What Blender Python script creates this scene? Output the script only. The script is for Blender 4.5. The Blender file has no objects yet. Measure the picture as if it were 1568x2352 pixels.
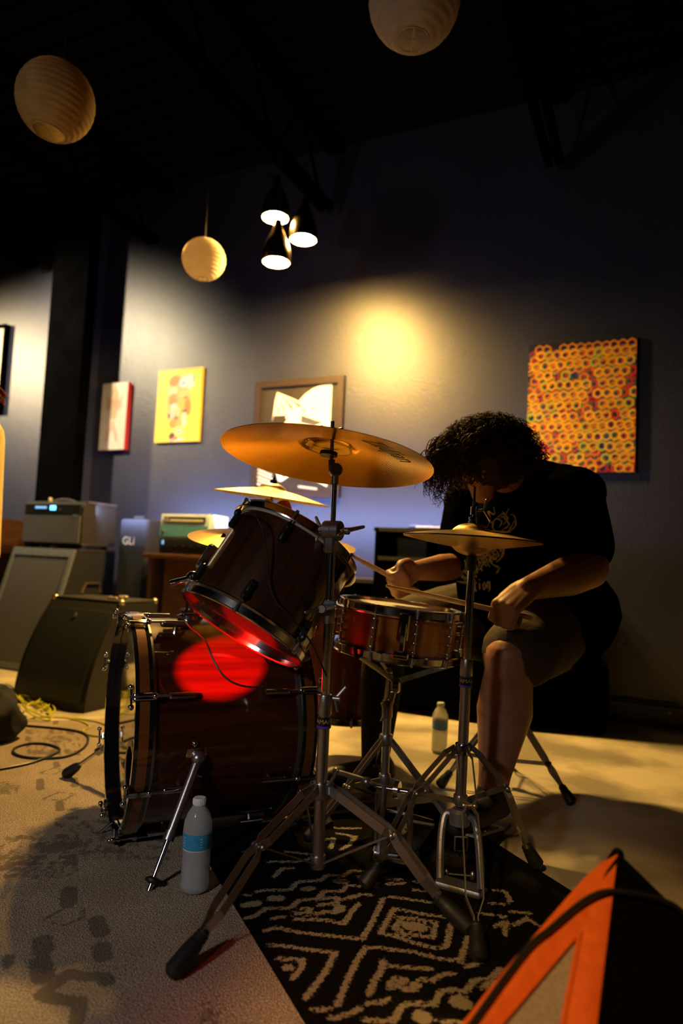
import bpy, math, random
import numpy as np
from mathutils import Vector, Matrix, Euler, noise
from mathutils.bvhtree import BVHTree
random.seed(7)
S = bpy.context.scene
COL = S.collection
# ---------------------------------------------------------------- camera
PITCH, ROLL, CAMH, FPX = math.radians(4.16), math.radians(2.7), .757, 1568.0
FW = Vector((0, math.cos(PITCH), math.sin(PITCH)))
_r = Vector((1, 0, 0)); _u = Vector((0, -math.sin(PITCH), math.cos(PITCH)))
RT = _r * math.cos(ROLL) + _u * math.sin(ROLL)
UP = -_r * math.sin(ROLL) + _u * math.cos(ROLL)
CAM = Vector((0, 0, CAMH))
cd = bpy.data.cameras.new('camera'); co = bpy.data.objects.new('camera', cd); COL.objects.link(co)
co.matrix_world = Matrix((( RT.x, UP.x, -FW.x, CAM.x), (RT.y, UP.y, -FW.y, CAM.y), (RT.z, UP.z, -FW.z, CAM.z), (0, 0, 0, 1)))
cd.sensor_fit = 'VERTICAL'; cd.sensor_height = 36; cd.lens = 24; cd.clip_start = .02
cd.dof.use_dof = True; cd.dof.focus_distance = 1.68; cd.dof.aperture_fstop = 1.9
S.camera = co
# ---------------------------------------------------------------- world, exposure, lights
S.view_settings.view_transform = 'Standard'; S.view_settings.look = 'None'
S.view_settings.gamma = 1; S.view_settings.exposure = 0; S.view_settings.use_curve_mapping = False
wd = bpy.data.worlds.new('world'); S.world = wd; wd.use_nodes = True
wd.node_tree.nodes['Background'].inputs[0].default_value = (.3, .45, 1, 1)
wd.node_tree.nodes['Background'].inputs[1].default_value = .0006

def lamp(kind, name, loc, aim, energy, color, size=.2, angle=None, blend=.5):
    l = bpy.data.lights.new(name, kind); l.energy = energy; l.color = color
    o = bpy.data.objects.new(name, l); COL.objects.link(o); o.location = loc
    o.rotation_euler = (Vector(aim) - Vector(loc)).to_track_quat('-Z', 'Y').to_euler()
    if kind == 'AREA': l.size = size
    else: l.shadow_soft_size = size
    if angle: l.spot_size = math.radians(angle); l.spot_blend = blend
    return o
BULB = 2800.0                                            # strength of each pendant bulb
lamp('SPOT', 'cool_front_light', (-1.5, -.8, 1.7), (-.52, 1.55, .25), 92.0, (1, .92, .87), .12, 39, 1)
bl_ = lamp('AREA', 'blue_wall_fill', (-.549, 4.03, 1.02), (-.549 + .4226, 4.03 + .9063, 1.05), 23, (.36, .48, 1.0), 2.5)  # added unseen strip washing the lower wall blue; no fixture hangs there
bl_.data.shape = 'RECTANGLE'; bl_.data.size_y = .06
lamp('SPOT', 'lantern_fill', (-2.4, .3, 1.7), (-.35, 2.2, 2.45), 34, (1, .92, .82), .1, 62, .6)  # added fill spot that brightens the paper lanterns; they hold no lamp
lamp('SPOT', 'warm_lamp_left', (-3.25, 4.15, 3.0), tuple(Vector((math.cos(math.radians(25)) * -4.25 + math.sin(math.radians(25)) * 3.95, math.sin(math.radians(25)) * 4.25 + math.cos(math.radians(25)) * 3.95, 1.9))), 520, (1, .80, .48), .06, 86, 1)
lamp('SPOT', 'warm_lamp_far_left', (-4.97, 4.96, 2.9), (-2.80, 5.65, 1.85), 520, (1, .76, .42), .06, 60, 1)
lamp('SPOT', 'warm_lamp_behind', (-.9, -.9, 2.3), (.30, 1.15, .10), 260, (1, .55, .16), .05, 19, .6)
lamp('SPOT', 'red_stage_light', (-1.0, -.3, 1.05), (-.350, 1.66, .514), 4800, (1, .006, .002), .012, 4.5, .15)
lamp('SPOT', 'red_stage_light_low', (-.7, -.3, 1.0), (-.09, 1.12, 0), 30.0, (1, .06, .05), .05, 18, 1)

# ---------------------------------------------------------------- measuring helpers
def ray(x, y): return FW + RT * ((x - 784) / FPX) - UP * ((y - 1176) / FPX)
def P(x, y, d):
    v = ray(x, y); return CAM + v * (d / v.y)
def F(x, y, z=0.0):
    v = ray(x, y); return CAM + v * ((z - CAMH) / v.z)
WA = math.radians(25)
WX = Vector((math.cos(WA), -math.sin(WA), 0)); WY = Vector((math.sin(WA), math.cos(WA), 0)); Z = Vector((0, 0, 1))
YW = 3.95; FLOOR = -.012
def A(x, y, z=0.0): return WX * x + WY * y + Z * z
def Wy(x, y, yw):
    v = ray(x, y); return CAM + v * (yw / v.dot(WY))
def wc(p): return Vector((p.dot(WX), p.dot(WY), p.z))
WROT = Matrix((WX, WY, Z)).transposed()

# ---------------------------------------------------------------- materials
def pm(name, color, rough=.5, metal=0, coat=0, spec=.5, noise_s=0, noise_c=None, bump=0, bump_s=80, emis=None, es=0, trans=0, ior=1.45, aniso=0, alpha=1, sub=0, axis=None, stretch=(1, 1, 1), detail=4, lo=.35, hi=.65):
    m = bpy.data.materials.new(name); m.use_nodes = True; nt = m.node_tree; b = nt.nodes['Principled BSDF']
    I = b.inputs
    I['Base Color'].default_value = (*color, 1); I['Roughness'].default_value = rough; I['Metallic'].default_value = metal
    I['Coat Weight'].default_value = coat; I['Coat Roughness'].default_value = .06; I['Specular IOR Level'].default_value = spec
    I['Transmission Weight'].default_value = trans; I['IOR'].default_value = ior; I['Alpha'].default_value = alpha
    if sub: I['Subsurface Weight'].default_value = sub; I['Subsurface Radius'].default_value = (.02, .01, .006); I['Subsurface Scale'].default_value = .5
    if emis: I['Emission Color'].default_value = (*emis, 1); I['Emission Strength'].default_value = es
    if noise_s or bump:
        tc = nt.nodes.new('ShaderNodeTexCoord'); mp = nt.nodes.new('ShaderNodeMapping')
        nt.links.new(tc.outputs['Object'], mp.inputs[0])
        if axis is not None:
            q = Vector(axis).normalized().rotation_difference(Z); r1 = nt.nodes.new('ShaderNodeMapping')
            r1.inputs['Rotation'].default_value = q.to_euler(); nt.links.new(tc.outputs['Object'], r1.inputs[0]); nt.links.new(r1.outputs[0], mp.inputs[0])
        mp.inputs['Scale'].default_value = stretch
    if noise_s:
        n = nt.nodes.new('ShaderNodeTexNoise'); n.inputs['Scale'].default_value = noise_s; n.inputs['Detail'].default_value = detail
        nt.links.new(mp.outputs[0], n.inputs['Vector'])
        r = nt.nodes.new('ShaderNodeValToRGB'); r.color_ramp.elements[0].position = lo; r.color_ramp.elements[1].position = hi
        r.color_ramp.elements[0].color = (*color, 1); r.color_ramp.elements[1].color = (*(noise_c or color), 1)
        nt.links.new(n.outputs[0], r.inputs[0]); nt.links.new(r.outputs[0], I['Base Color'])
    if bump:
        n = nt.nodes.new('ShaderNodeTexNoise'); n.inputs['Scale'].default_value = bump_s; n.inputs['Detail'].default_value = 3
        nt.links.new(mp.outputs[0], n.inputs['Vector']); bp = nt.nodes.new('ShaderNodeBump'); bp.inputs['Strength'].default_value = bump
        bp.inputs['Distance'].default_value = .004; nt.links.new(n.outputs[0], bp.inputs['Height']); nt.links.new(bp.outputs[0], I['Normal'])
    return m
M = {}
M['wall'] = pm('wall_paint', (.015, .018, .048), .42, spec=1.0, noise_s=3, noise_c=(.021, .024, .058), bump=.55, bump_s=85)
M['black_paint'] = pm('black_paint', (.0012, .0012, .0014), .9, spec=.0, noise_s=5, noise_c=(.002, .002, .0022))
M['ceiling'] = pm('ceiling_paint', (.003, .003, .004), .95, spec=.05, noise_s=4, noise_c=(.004, .004, .005))
M['concrete'] = pm('concrete', (.30, .26, .19), .5, noise_s=3.2, noise_c=(.66, .57, .40), bump=.3, bump_s=30, detail=9, lo=.40, hi=.60)
M['base'] = pm('baseboard_paint', (.03, .03, .035), .35, noise_s=4, noise_c=(.04, .04, .045))
M['chrome'] = pm('chrome', (.62, .62, .66), .16, 1, bump=.02, bump_s=200)
M['steel'] = pm('steel', (.36, .34, .345), .34, .95, bump=.03, bump_s=200)
M['cast'] = pm('cast_metal', (.22, .22, .25), .42, .8, bump=.1, bump_s=150)
M['rubber'] = pm('rubber', (.008, .008, .009), .55, bump=.1, bump_s=120)
M['plastic'] = pm('black_plastic', (.010, .010, .011), .35, bump=.05, bump_s=120)
M['felt'] = pm('felt', (.01, .01, .01), .95, bump=.4, bump_s=300)
M['cable'] = pm('cable', (.012, .012, .012), .4, noise_s=20, noise_c=(.016, .016, .016))
M['cable_y'] = pm('yellow_cable', (.50, .46, .03), .45, noise_s=20, noise_c=(.42, .4, .03))
M['skin'] = pm('skin', (.46, .22, .125), .45, sub=.15, noise_s=14, noise_c=(.36, .16, .09), bump=.15, bump_s=260)
M['shirt'] = pm('shirt_cloth', (.0022, .0022, .0024), 1, spec=.0, bump=.5, bump_s=40)
M['print'] = pm('shirt_print', (.50, .45, .36), .8, noise_s=120, noise_c=(.22, .2, .17))
M['shorts'] = pm('shorts_cloth', (.085, .060, .035), .9, noise_s=160, noise_c=(.055, .038, .022), bump=.5, bump_s=30)
M['hair'] = pm('hair', (.030, .014, .006), .75, spec=.25, noise_s=40, noise_c=(.050, .024, .009))
M['shoe'] = pm('shoe', (.008, .008, .009), .5, bump=.2, bump_s=90)
M['tolex'] = pm('tolex', (.022, .018, .013), .6, noise_s=200, noise_c=(.013, .011, .009), bump=.5, bump_s=300)
M['tolex_b'] = pm('tolex_black', (.010, .010, .011), .6, bump=.4, bump_s=300)
M['grille'] = pm('grille_cloth', (.085, .085, .10), .85, noise_s=260, noise_c=(.045, .045, .055), bump=.5, bump_s=400)
M['grille_d'] = pm('grille_metal', (.016, .022, .026), .45, noise_s=300, noise_c=(.008, .010, .012), bump=.5, bump_s=420)
M['edge'] = pm('corner_metal', (.55, .45, .35), .35, 1, bump=.05)
M['greyframe'] = pm('grey_trim', (.12, .14, .17), .5, noise_s=60, noise_c=(.09, .1, .12))
M['wood'] = pm('brown_wood', (.11, .045, .018), .45, noise_s=4, noise_c=(.055, .020, .008), stretch=(3, 3, 30))
M['stick'] = pm('stick_wood', (.62, .38, .16), .5, noise_s=30, noise_c=(.5, .3, .12))
M['wire'] = pm('lantern_wire', (.35, .25, .12), .5, .6, noise_s=20)
M['shade'] = pm('shade_metal', (.10, .06, .03), .22, .95, bump=.03)
M['shade_in'] = pm('shade_inside', (.85, .62, .30), .45, .3, bump=.03)
M['bulb'] = pm('bulb_glass', (1, .8, .5), .3, emis=(1, .60, .15), es=BULB)
M['orange'] = pm('orange_fabric', (.78, .135, .012), .75, noise_s=60, noise_c=(.68, .11, .01), bump=.3, bump_s=200)
M['mesh'] = pm('grey_mesh', (.40, .33, .29), .85, noise_s=300, noise_c=(.26, .21, .19), bump=.5, bump_s=500)
M['bag_black'] = pm('black_fabric', (.003, .002, .002), .95, spec=.05, bump=.3, bump_s=150)
M['water'] = pm('bottle_plastic', (.62, .63, .66), .10, trans=.55, ior=1.2, bump=.05, bump_s=60)
M['cap'] = pm('bottle_cap', (.75, .77, .80), .4, bump=.02)
M['label'] = pm('bottle_label', (.03, .26, .50), .45, noise_s=90, noise_c=(.04, .32, .58))
M['label_d'] = pm('bottle_label_dark', (.08, .20, .60), .45, noise_s=90, noise_c=(.10, .24, .66))
M['white'] = pm('white_plastic', (.50, .64, .80), .4, noise_s=20, noise_c=(.46, .59, .74))
M['teal'] = pm('teal_panel', (.12, .36, .50), .4, noise_s=20, noise_c=(.10, .31, .44))
M['led'] = pm('display_glow', (.2, .8, 1), .4, emis=(.10, .62, 1), es=4)
M['led2'] = pm('knob_glow', (.2, .5, 1), .4, emis=(.12, .38, .9), es=1.0)
M['amber'] = pm('amber_badge', (.8, .35, .05), .4, noise_s=30, noise_c=(.7, .3, .04))
M['offwhite'] = pm('off_white_print', (.78, .74, .62), .7, noise_s=30, noise_c=(.72, .68, .56))
M['poster_bg'] = pm('poster_black', (.030, .026, .024), .35, noise_s=12, noise_c=(.04, .034, .03))
M['frame'] = pm('frame_wood', (.034, .018, .014), .5, noise_s=10, noise_c=(.024, .013, .010), stretch=(2, 2, 9))
M['purple'] = pm('purple_ring', (.10, .05, .45), .4, noise_s=20)
M['gold_text'] = pm('gold_lettering', (.55, .40, .16), .5, noise_s=20)
M['black_ink'] = pm('black_ink', (.012, .007, .003), .6, noise_s=20)
M['head_clear'] = pm('gloss_black_head', (.006, .006, .007), .04, coat=1, spec=1, noise_s=5)
M['head_coated'] = pm('coated_head', (.55, .53, .50), .55, noise_s=40, noise_c=(.5, .48, .45))
M['head_res'] = pm('resonant_head', (.14, .06, .045), .16, coat=.6, spec=.6, noise_s=8, noise_c=(.11, .05, .04))
M['hoop_black'] = pm('hoop_black', (.008, .008, .009), .12, coat=1, noise_s=5)
M['ty_shirt'] = pm('cream_shirt', (.75, .55, .22), .85, noise_s=50, noise_c=(.68, .5, .2), bump=.4, bump_s=90)
M['ty_hair'] = pm('red_hair', (.42, .10, .03), .5, noise_s=50, noise_c=(.3, .07, .02))
M['denim'] = pm('black_denim', (.009, .009, .010), .85, noise_s=40, noise_c=(.014, .014, .015), bump=.5, bump_s=60)
M['orange_felt'] = pm('orange_felt', (.75, .14, .01), .9, noise_s=60, noise_c=(.65, .12, .01))
def shellmat(name, c1, c2, axis, s=7): return pm(name, c1, .30, .35, coat=.9, noise_s=s, noise_c=c2, axis=axis, stretch=(9, 9, .5), detail=6, lo=.3, hi=.7, bump=.05, bump_s=30)
def cymmat(name, loc, axis, color=(.74, .46, .12), rough=.22, bands=60, strength=.10):
    m = bpy.data.materials.new(name); m.use_nodes = True; nt = m.node_tree; b = nt.nodes['Principled BSDF']; I = b.inputs
    I['Metallic'].default_value = 1; I['Roughness'].default_value = rough; I['Anisotropic'].default_value = .6
    tg = nt.nodes.new('ShaderNodeTangent'); tg.direction_type = 'RADIAL'; tg.axis = 'Z'; nt.links.new(tg.outputs[0], I['Tangent'])
    tc = nt.nodes.new('ShaderNodeTexCoord'); mp = nt.nodes.new('ShaderNodeMapping'); nt.links.new(tc.outputs['Object'], mp.inputs[0])
    mp.inputs['Rotation'].default_value = Vector(axis).normalized().rotation_difference(Z).to_euler()
    w = nt.nodes.new('ShaderNodeTexWave'); w.wave_type = 'RINGS'; w.rings_direction = 'Z'; w.inputs['Scale'].default_value = bands
    w.inputs['Distortion'].default_value = .6; nt.links.new(mp.outputs[0], w.inputs['Vector'])
    bp = nt.nodes.new('ShaderNodeBump'); bp.inputs['Strength'].default_value = strength; bp.inputs['Distance'].default_value = .001
    nt.links.new(w.outputs['Fac'], bp.inputs['Height']); nt.links.new(bp.outputs[0], I['Normal'])
    n = nt.nodes.new('ShaderNodeTexNoise'); n.inputs['Scale'].default_value = 14; n.inputs['Detail'].default_value = 6; nt.links.new(mp.outputs[0], n.inputs['Vector'])
    r = nt.nodes.new('ShaderNodeValToRGB'); r.color_ramp.elements[0].position = .3; r.color_ramp.elements[1].position = .7
    r.color_ramp.elements[0].color = (*[c * .78 for c in color], 1); r.color_ramp.elements[1].color = (*color, 1)
    nt.links.new(n.outputs[0], r.inputs[0]); nt.links.new(r.outputs[0], I['Base Color'])
    return m

def papermat(name, color, c2, k=.4):
    m = pm(name, color, .85, spec=.1, noise_s=9, noise_c=c2, bump=.3, bump_s=55); nt = m.node_tree; b = nt.nodes['Principled BSDF']; out = nt.nodes['Material Output']
    tl = nt.nodes.new('ShaderNodeBsdfTranslucent'); mx = nt.nodes.new('ShaderNodeMixShader'); mx.inputs[0].default_value = k; tl.inputs[0].default_value = (*color, 1)
    nt.links.new(b.outputs[0], mx.inputs[1]); nt.links.new(tl.outputs[0], mx.inputs[2]); nt.links.new(mx.outputs[0], out.inputs[0]); return m
M['paper'] = papermat('lantern_paper', (.50, .42, .37), (.40, .33, .29)); M['paper_g'] = papermat('lantern_paper_gold', (.46, .31, .13), (.30, .19, .08)); M['paper_w'] = papermat('lantern_paper_white', (.66, .56, .40), (.56, .47, .33))
# ---------------------------------------------------------------- mesh building
def wloc(o):
    v = Vector((0, 0, 0))
    while o is not None: v = v + o.location; o = o.parent
    return v
def frame(axis, up=None):
    a = Vector(axis).normalized(); u = Vector(up) if up is not None else (Z if abs(a.z) < .95 else Vector((1, 0, 0)))
    x = u.cross(a).normalized(); y = a.cross(x).normalized()
    return Matrix((x, y, a)).transposed()
class MB:
    def __init__(s): s.v = []; s.f = []
    def add(s, vs, fs):
        k = len(s.v); s.v += [Vector(p) for p in vs]; s.f += [[i + k for i in f] for f in fs]; return s
    def box(s, c, size, R=None, bev=0):
        c = Vector(c); hx, hy, hz = [q / 2 for q in size]; R = R or Matrix.Identity(3)
        if not bev:
            vs = [c + R @ Vector((x * hx, y * hy, z * hz)) for z in (-1, 1) for x, y in ((-1, -1), (1, -1), (1, 1), (-1, 1))]
            return s.add(vs, [(3, 2, 1, 0), (4, 5, 6, 7), (0, 1, 5, 4), (1, 2, 6, 5), (2, 3, 7, 6), (3, 0, 4, 7)])
        b = min(bev, hx * .9, hy * .9, hz * .9); vs = []
        def ring(z, i):
            a, d = hx - i, hy - i; t = b
            return [c + R @ Vector(q) for q in ((-a + t, -d, z), (a - t, -d, z), (a, -d + t, z), (a, d - t, z), (a - t, d, z), (-a + t, d, z), (-a, d - t, z), (-a, -d + t, z))]
        L = [ring(-hz, b * .6), ring(-hz + b, 0), ring(hz - b, 0), ring(hz, b * .6)]
        for r in L: vs += r
        fs = [list(range(7, -1, -1)), list(range(24, 32))]
        for k in range(3):
            for i in range(8): fs.append((k * 8 + i, k * 8 + (i + 1) % 8, k * 8 + 8 + (i + 1) % 8, k * 8 + 8 + i))
        return s.add(vs, fs)
    def lathe(s, prof, n=32, c=(0, 0, 0), axis=Z, closed=False):
        R = frame(axis); c = Vector(c); vs = []; fs = []; m = len(prof)
        for i in range(n):
            a = 2 * math.pi * i / n
            for r, z in prof: vs.append(c + R @ Vector((r * math.cos(a), r * math.sin(a), z)))
        for i in range(n):
            j = (i + 1) % n
            for k in range(m if closed else m - 1):
                l = (k + 1) % m; fs.append((i * m + k, j * m + k, j * m + l, i * m + l))
        if not closed:
            if prof[0][0] > 1e-5: fs.append([i * m for i in range(n)][::-1])
            if prof[-1][0] > 1e-5: fs.append([i * m + m - 1 for i in range(n)])
        return s.add(vs, fs)
    def open_lathe(s, prof, n=32, c=(0, 0, 0), axis=Z):
        k = len(s.f); s.lathe(prof, n, c, axis); nf = n * (len(prof) - 1); s.f = s.f[:k + nf]; return s
    def cyl(s, a, b, r0, r1=None, n=12):
        a = Vector(a); b = Vector(b); L = (b - a).length; r1 = r0 if r1 is None else r1
        return s.lathe([(r0, 0), (r1, L)], n, a, b - a)
    def ball(s, c, r, n=12, m=8, R=None):
        r = r if isinstance(r, (tuple, list)) else (r, r, r); R = R or Matrix.Identity(3); c = Vector(c); vs = [c + R @ Vector((0, 0, -r[2]))]; fs = []
        for j in range(1, m):
            t = -math.pi / 2 + math.pi * j / m
            for i in range(n):
                a = 2 * math.pi * i / n; vs.append(c + R @ Vector((r[0] * math.cos(t) * math.cos(a), r[1] * math.cos(t) * math.sin(a), r[2] * math.sin(t))))
        vs.append(c + R @ Vector((0, 0, r[2]))); e = len(vs) - 1
        for i in range(n):
            j = (i + 1) % n; fs.append((0, 1 + j, 1 + i)); fs.append((e, e - n + i, e - n + j))
            for k in range(m - 2): fs.append((1 + k * n + i, 1 + k * n + j, 1 + (k + 1) * n + j, 1 + (k + 1) * n + i))
        return s.add(vs, fs)
    def cone(s, a, b, ra, rb, n=14):
        s.ball(a, ra, n, 8); s.ball(b, rb, n, 8); return s.cyl(a, b, ra, rb, n)
    def tube(s, pts, r, n=8):
        pts = [Vector(p) for p in pts]; m = len(pts); vs = []; fs = []; rr = r if isinstance(r, list) else [r] * m
        t = (pts[1] - pts[0]).normalized(); u = t.orthogonal().normalized()
        for i, p in enumerate(pts):
            t = (pts[min(i + 1, m - 1)] - pts[max(i - 1, 0)]).normalized(); u = (u - t * u.dot(t)).normalized(); w = t.cross(u)
            for k in range(n):
                a = 2 * math.pi * k / n; vs.append(p + (u * math.cos(a) + w * math.sin(a)) * rr[i])
        for i in range(m - 1):
            for k in range(n): fs.append((i * n + k, i * n + (k + 1) % n, (i + 1) * n + (k + 1) % n, (i + 1) * n + k))
        fs.append(list(range(n))[::-1]); fs.append(list(range((m - 1) * n, m * n)))
        return s.add(vs, fs)
    def bar(s, a, b, w, h, up=Z):
        a = Vector(a); b = Vector(b); R = frame(b - a, up); return s.box((a + b) / 2, (w, h, (b - a).length), R)
    def prism(s, poly, d, R, c):
        c = Vector(c); n = len(poly); vs = [c + R @ Vector((x, y, 0)) for x, y in poly] + [c + R @ Vector((x, y, d)) for x, y in poly]
        fs = [list(range(n))[::-1], list(range(n, 2 * n))] + [(i, (i + 1) % n, n + (i + 1) % n, n + i) for i in range(n)]
        return s.add(vs, fs)
    def build(s, name, mat, parent=None, ang=35, flat=False):
        me = bpy.data.meshes.new(name); o = bpy.data.objects.new(name, me); COL.objects.link(o)
        if parent is not None: off = wloc(parent); o.parent = parent
        else:
            xs = [p.x for p in s.v]; ys = [p.y for p in s.v]; zs = [p.z for p in s.v]
            off = Vector(((min(xs) + max(xs)) / 2, (min(ys) + max(ys)) / 2, min(zs))); o.location = off
        me.from_pydata([tuple(p - off) for p in s.v], [], s.f); me.validate(); me.update()
        if not flat:
            me.shade_smooth(); me.set_sharp_from_angle(angle=math.radians(ang))
        me.materials.append(M[mat] if isinstance(mat, str) else mat)
        return o
def tag(o, label=None, cat=None, group=None, kind=None):
    if label: o['label'] = label
    if cat: o['category'] = cat
    if group: o['group'] = group
    if kind: o['kind'] = kind
    return o
def thing(name, label, cat, loc, group=None):
    o = bpy.data.objects.new(name, None); COL.objects.link(o); o.location = loc; o.empty_display_size = .05
    return tag(o, label, cat, group)
def struct(name, mb, mat, parent=None, **k):
    o = mb.build(name, mat, parent, **k)
    if parent is None: o['kind'] = 'structure'
    return o
def wbox(mb, x0, x1, y0, y1, z0, z1, bev=0):
    return mb.box(A((x0 + x1) / 2, (y0 + y1) / 2, (z0 + z1) / 2), (x1 - x0, y1 - y0, z1 - z0), WROT, bev)
def smooth_path(pts, k=8):
    pts = [Vector(p) for p in pts]; out = []
    for i in range(len(pts) - 1):
        p0 = pts[max(i - 1, 0)]; p1 = pts[i]; p2 = pts[i + 1]; p3 = pts[min(i + 2, len(pts) - 1)]
        for j in range(k):
            t = j / k; out.append(.5 * ((2 * p1) + (p2 - p0) * t + (2 * p0 - 5 * p1 + 4 * p2 - p3) * t * t + (3 * p1 - p0 - 3 * p2 + p3) * t ** 3))
    out.append(pts[-1]); return out
def text_obj(txt, name, mat, parent, fn, size=1.0, depth=0):
    cu = bpy.data.curves.new('text', 'FONT'); cu.body = txt; cu.size = size; cu.align_x = 'CENTER'; cu.align_y = 'CENTER'
    t = bpy.data.objects.new('text', cu); COL.objects.link(t)
    dg = bpy.context.evaluated_depsgraph_get(); me = bpy.data.meshes.new_from_object(t.evaluated_get(dg))
    bpy.data.objects.remove(t); mb = MB(); mb.add([fn(v.co.x, v.co.y) for v in me.vertices], [list(p.vertices) for p in me.polygons])
    bpy.data.meshes.remove(me); return mb.build(name, mat, parent, flat=True)

# ================================================================ THE SETTING
struct('floor', wbox(MB(), -7.5, 3.4, -3.6, YW, FLOOR - .08, FLOOR), 'concrete')
struct('wall_back', wbox(MB(), -7.5, 3.4, YW, YW + .1, FLOOR, 3.55), 'wall')
struct('wall_left', wbox(MB(), -7.6, -7.5, -3.6, YW, FLOOR, 3.55), 'wall')
struct('wall_right', wbox(MB(), 3.4, 3.5, -3.6, YW, FLOOR, 3.55), 'wall')
struct('wall_front', wbox(MB(), -7.5, 3.4, -3.7, -3.6, FLOOR, 3.55), 'black_paint')
cm = MB(); wbox(cm, -7.5, 3.4, -3.6, YW, 3.55, 3.62)
for i in range(52): wbox(cm, -7.4, 3.3, -3.5 + i * .144, -3.43 + i * .144, 3.53, 3.55)
struct('ceiling', cm, 'ceiling')
# pilaster and black steel column on the left
pa = wc(Wy(163, 1100, 3.62)).x; pb = wc(Wy(207, 1100, YW)).x
struct('trim_1', wbox(MB(), pb - .36, pb, YW - .14, YW, FLOOR, 3.5), 'wall')
ca = wc(Wy(80, 1140, 3.70)).x; cb = wc(Wy(166, 1100, 3.70)).x
mb = MB(); wbox(mb, ca, cb, 3.70, 3.80, FLOOR, 3.5); wbox(mb, ca + .02, cb - .02, 3.685, 3.70, FLOOR, FLOOR + .16)
struct('trim_2', mb, 'black_paint')
# baseboards
def baseboard(name, x0, x1, y, s=-1):
    prof = [(0, 0), (.016, 0), (.016, .085), (.022, .09), (.022, .105), (.014, .110), (.020, .116), (.018, .128), (0, .134)]
    mb = MB(); n = len(prof); vs = [A(x, y - p, FLOOR + z) for x in (x0, x1) for p, z in prof]
    mb.add(vs, [list(range(n)), list(range(n, 2 * n))[::-1]] + [(i, n + i, n + (i + 1) % n, (i + 1) % n) for i in range(n)])
    return struct(name, mb, 'base')
bbo = baseboard('baseboard_back', pb, 3.4, YW)
bw = wc(Wy(1538, 1638, YW - .02)); MB().lathe([(0, .006), (.006, .004), (.008, 0)], 10, A(bw.x, YW - .0165, bw.z), -WY).build('bright_spot_dot', pm('brass', (.8, .5, .1), .3, 1, bump=.02), bbo)  # added metal dot standing in for a bright yellow spot
# open-web joists under the deck
for k, X in enumerate((-6.04, -4.67, -3.42, -2.0, -.56, .8)):
    o = struct('trim_%d' % (k + 3), wbox(wbox(MB(), X - .05, X - .01, -3.6, YW - .12, 3.04, 3.085), X + .01, X + .05, -3.6, YW - .12, 3.04, 3.085), 'black_paint')
    wbox(wbox(MB(), X - .05, X - .01, -3.6, YW, 3.49, 3.53), X + .01, X + .05, -3.6, YW, 3.49, 3.53).build('top_chord', 'black_paint', o)
    y = YW - .2
    while y > -3.2:
        MB().cyl(A(X, y, 3.06), A(X, y - .3, 3.5), .011, n=8).build('web_bar', 'black_paint', o)
        MB().cyl(A(X, y - .3, 3.5), A(X, y - .6, 3.06), .011, n=8).build('web_bar', 'black_paint', o)
        y -= .6
MB().cyl(P(468, 360, 4.0), P(600, 343, 4.0), .012).build('conduit_pipe', 'black_paint')
o = bpy.data.objects['conduit_pipe']; o.name = 'trim_9'; o['kind'] = 'structure'

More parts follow.
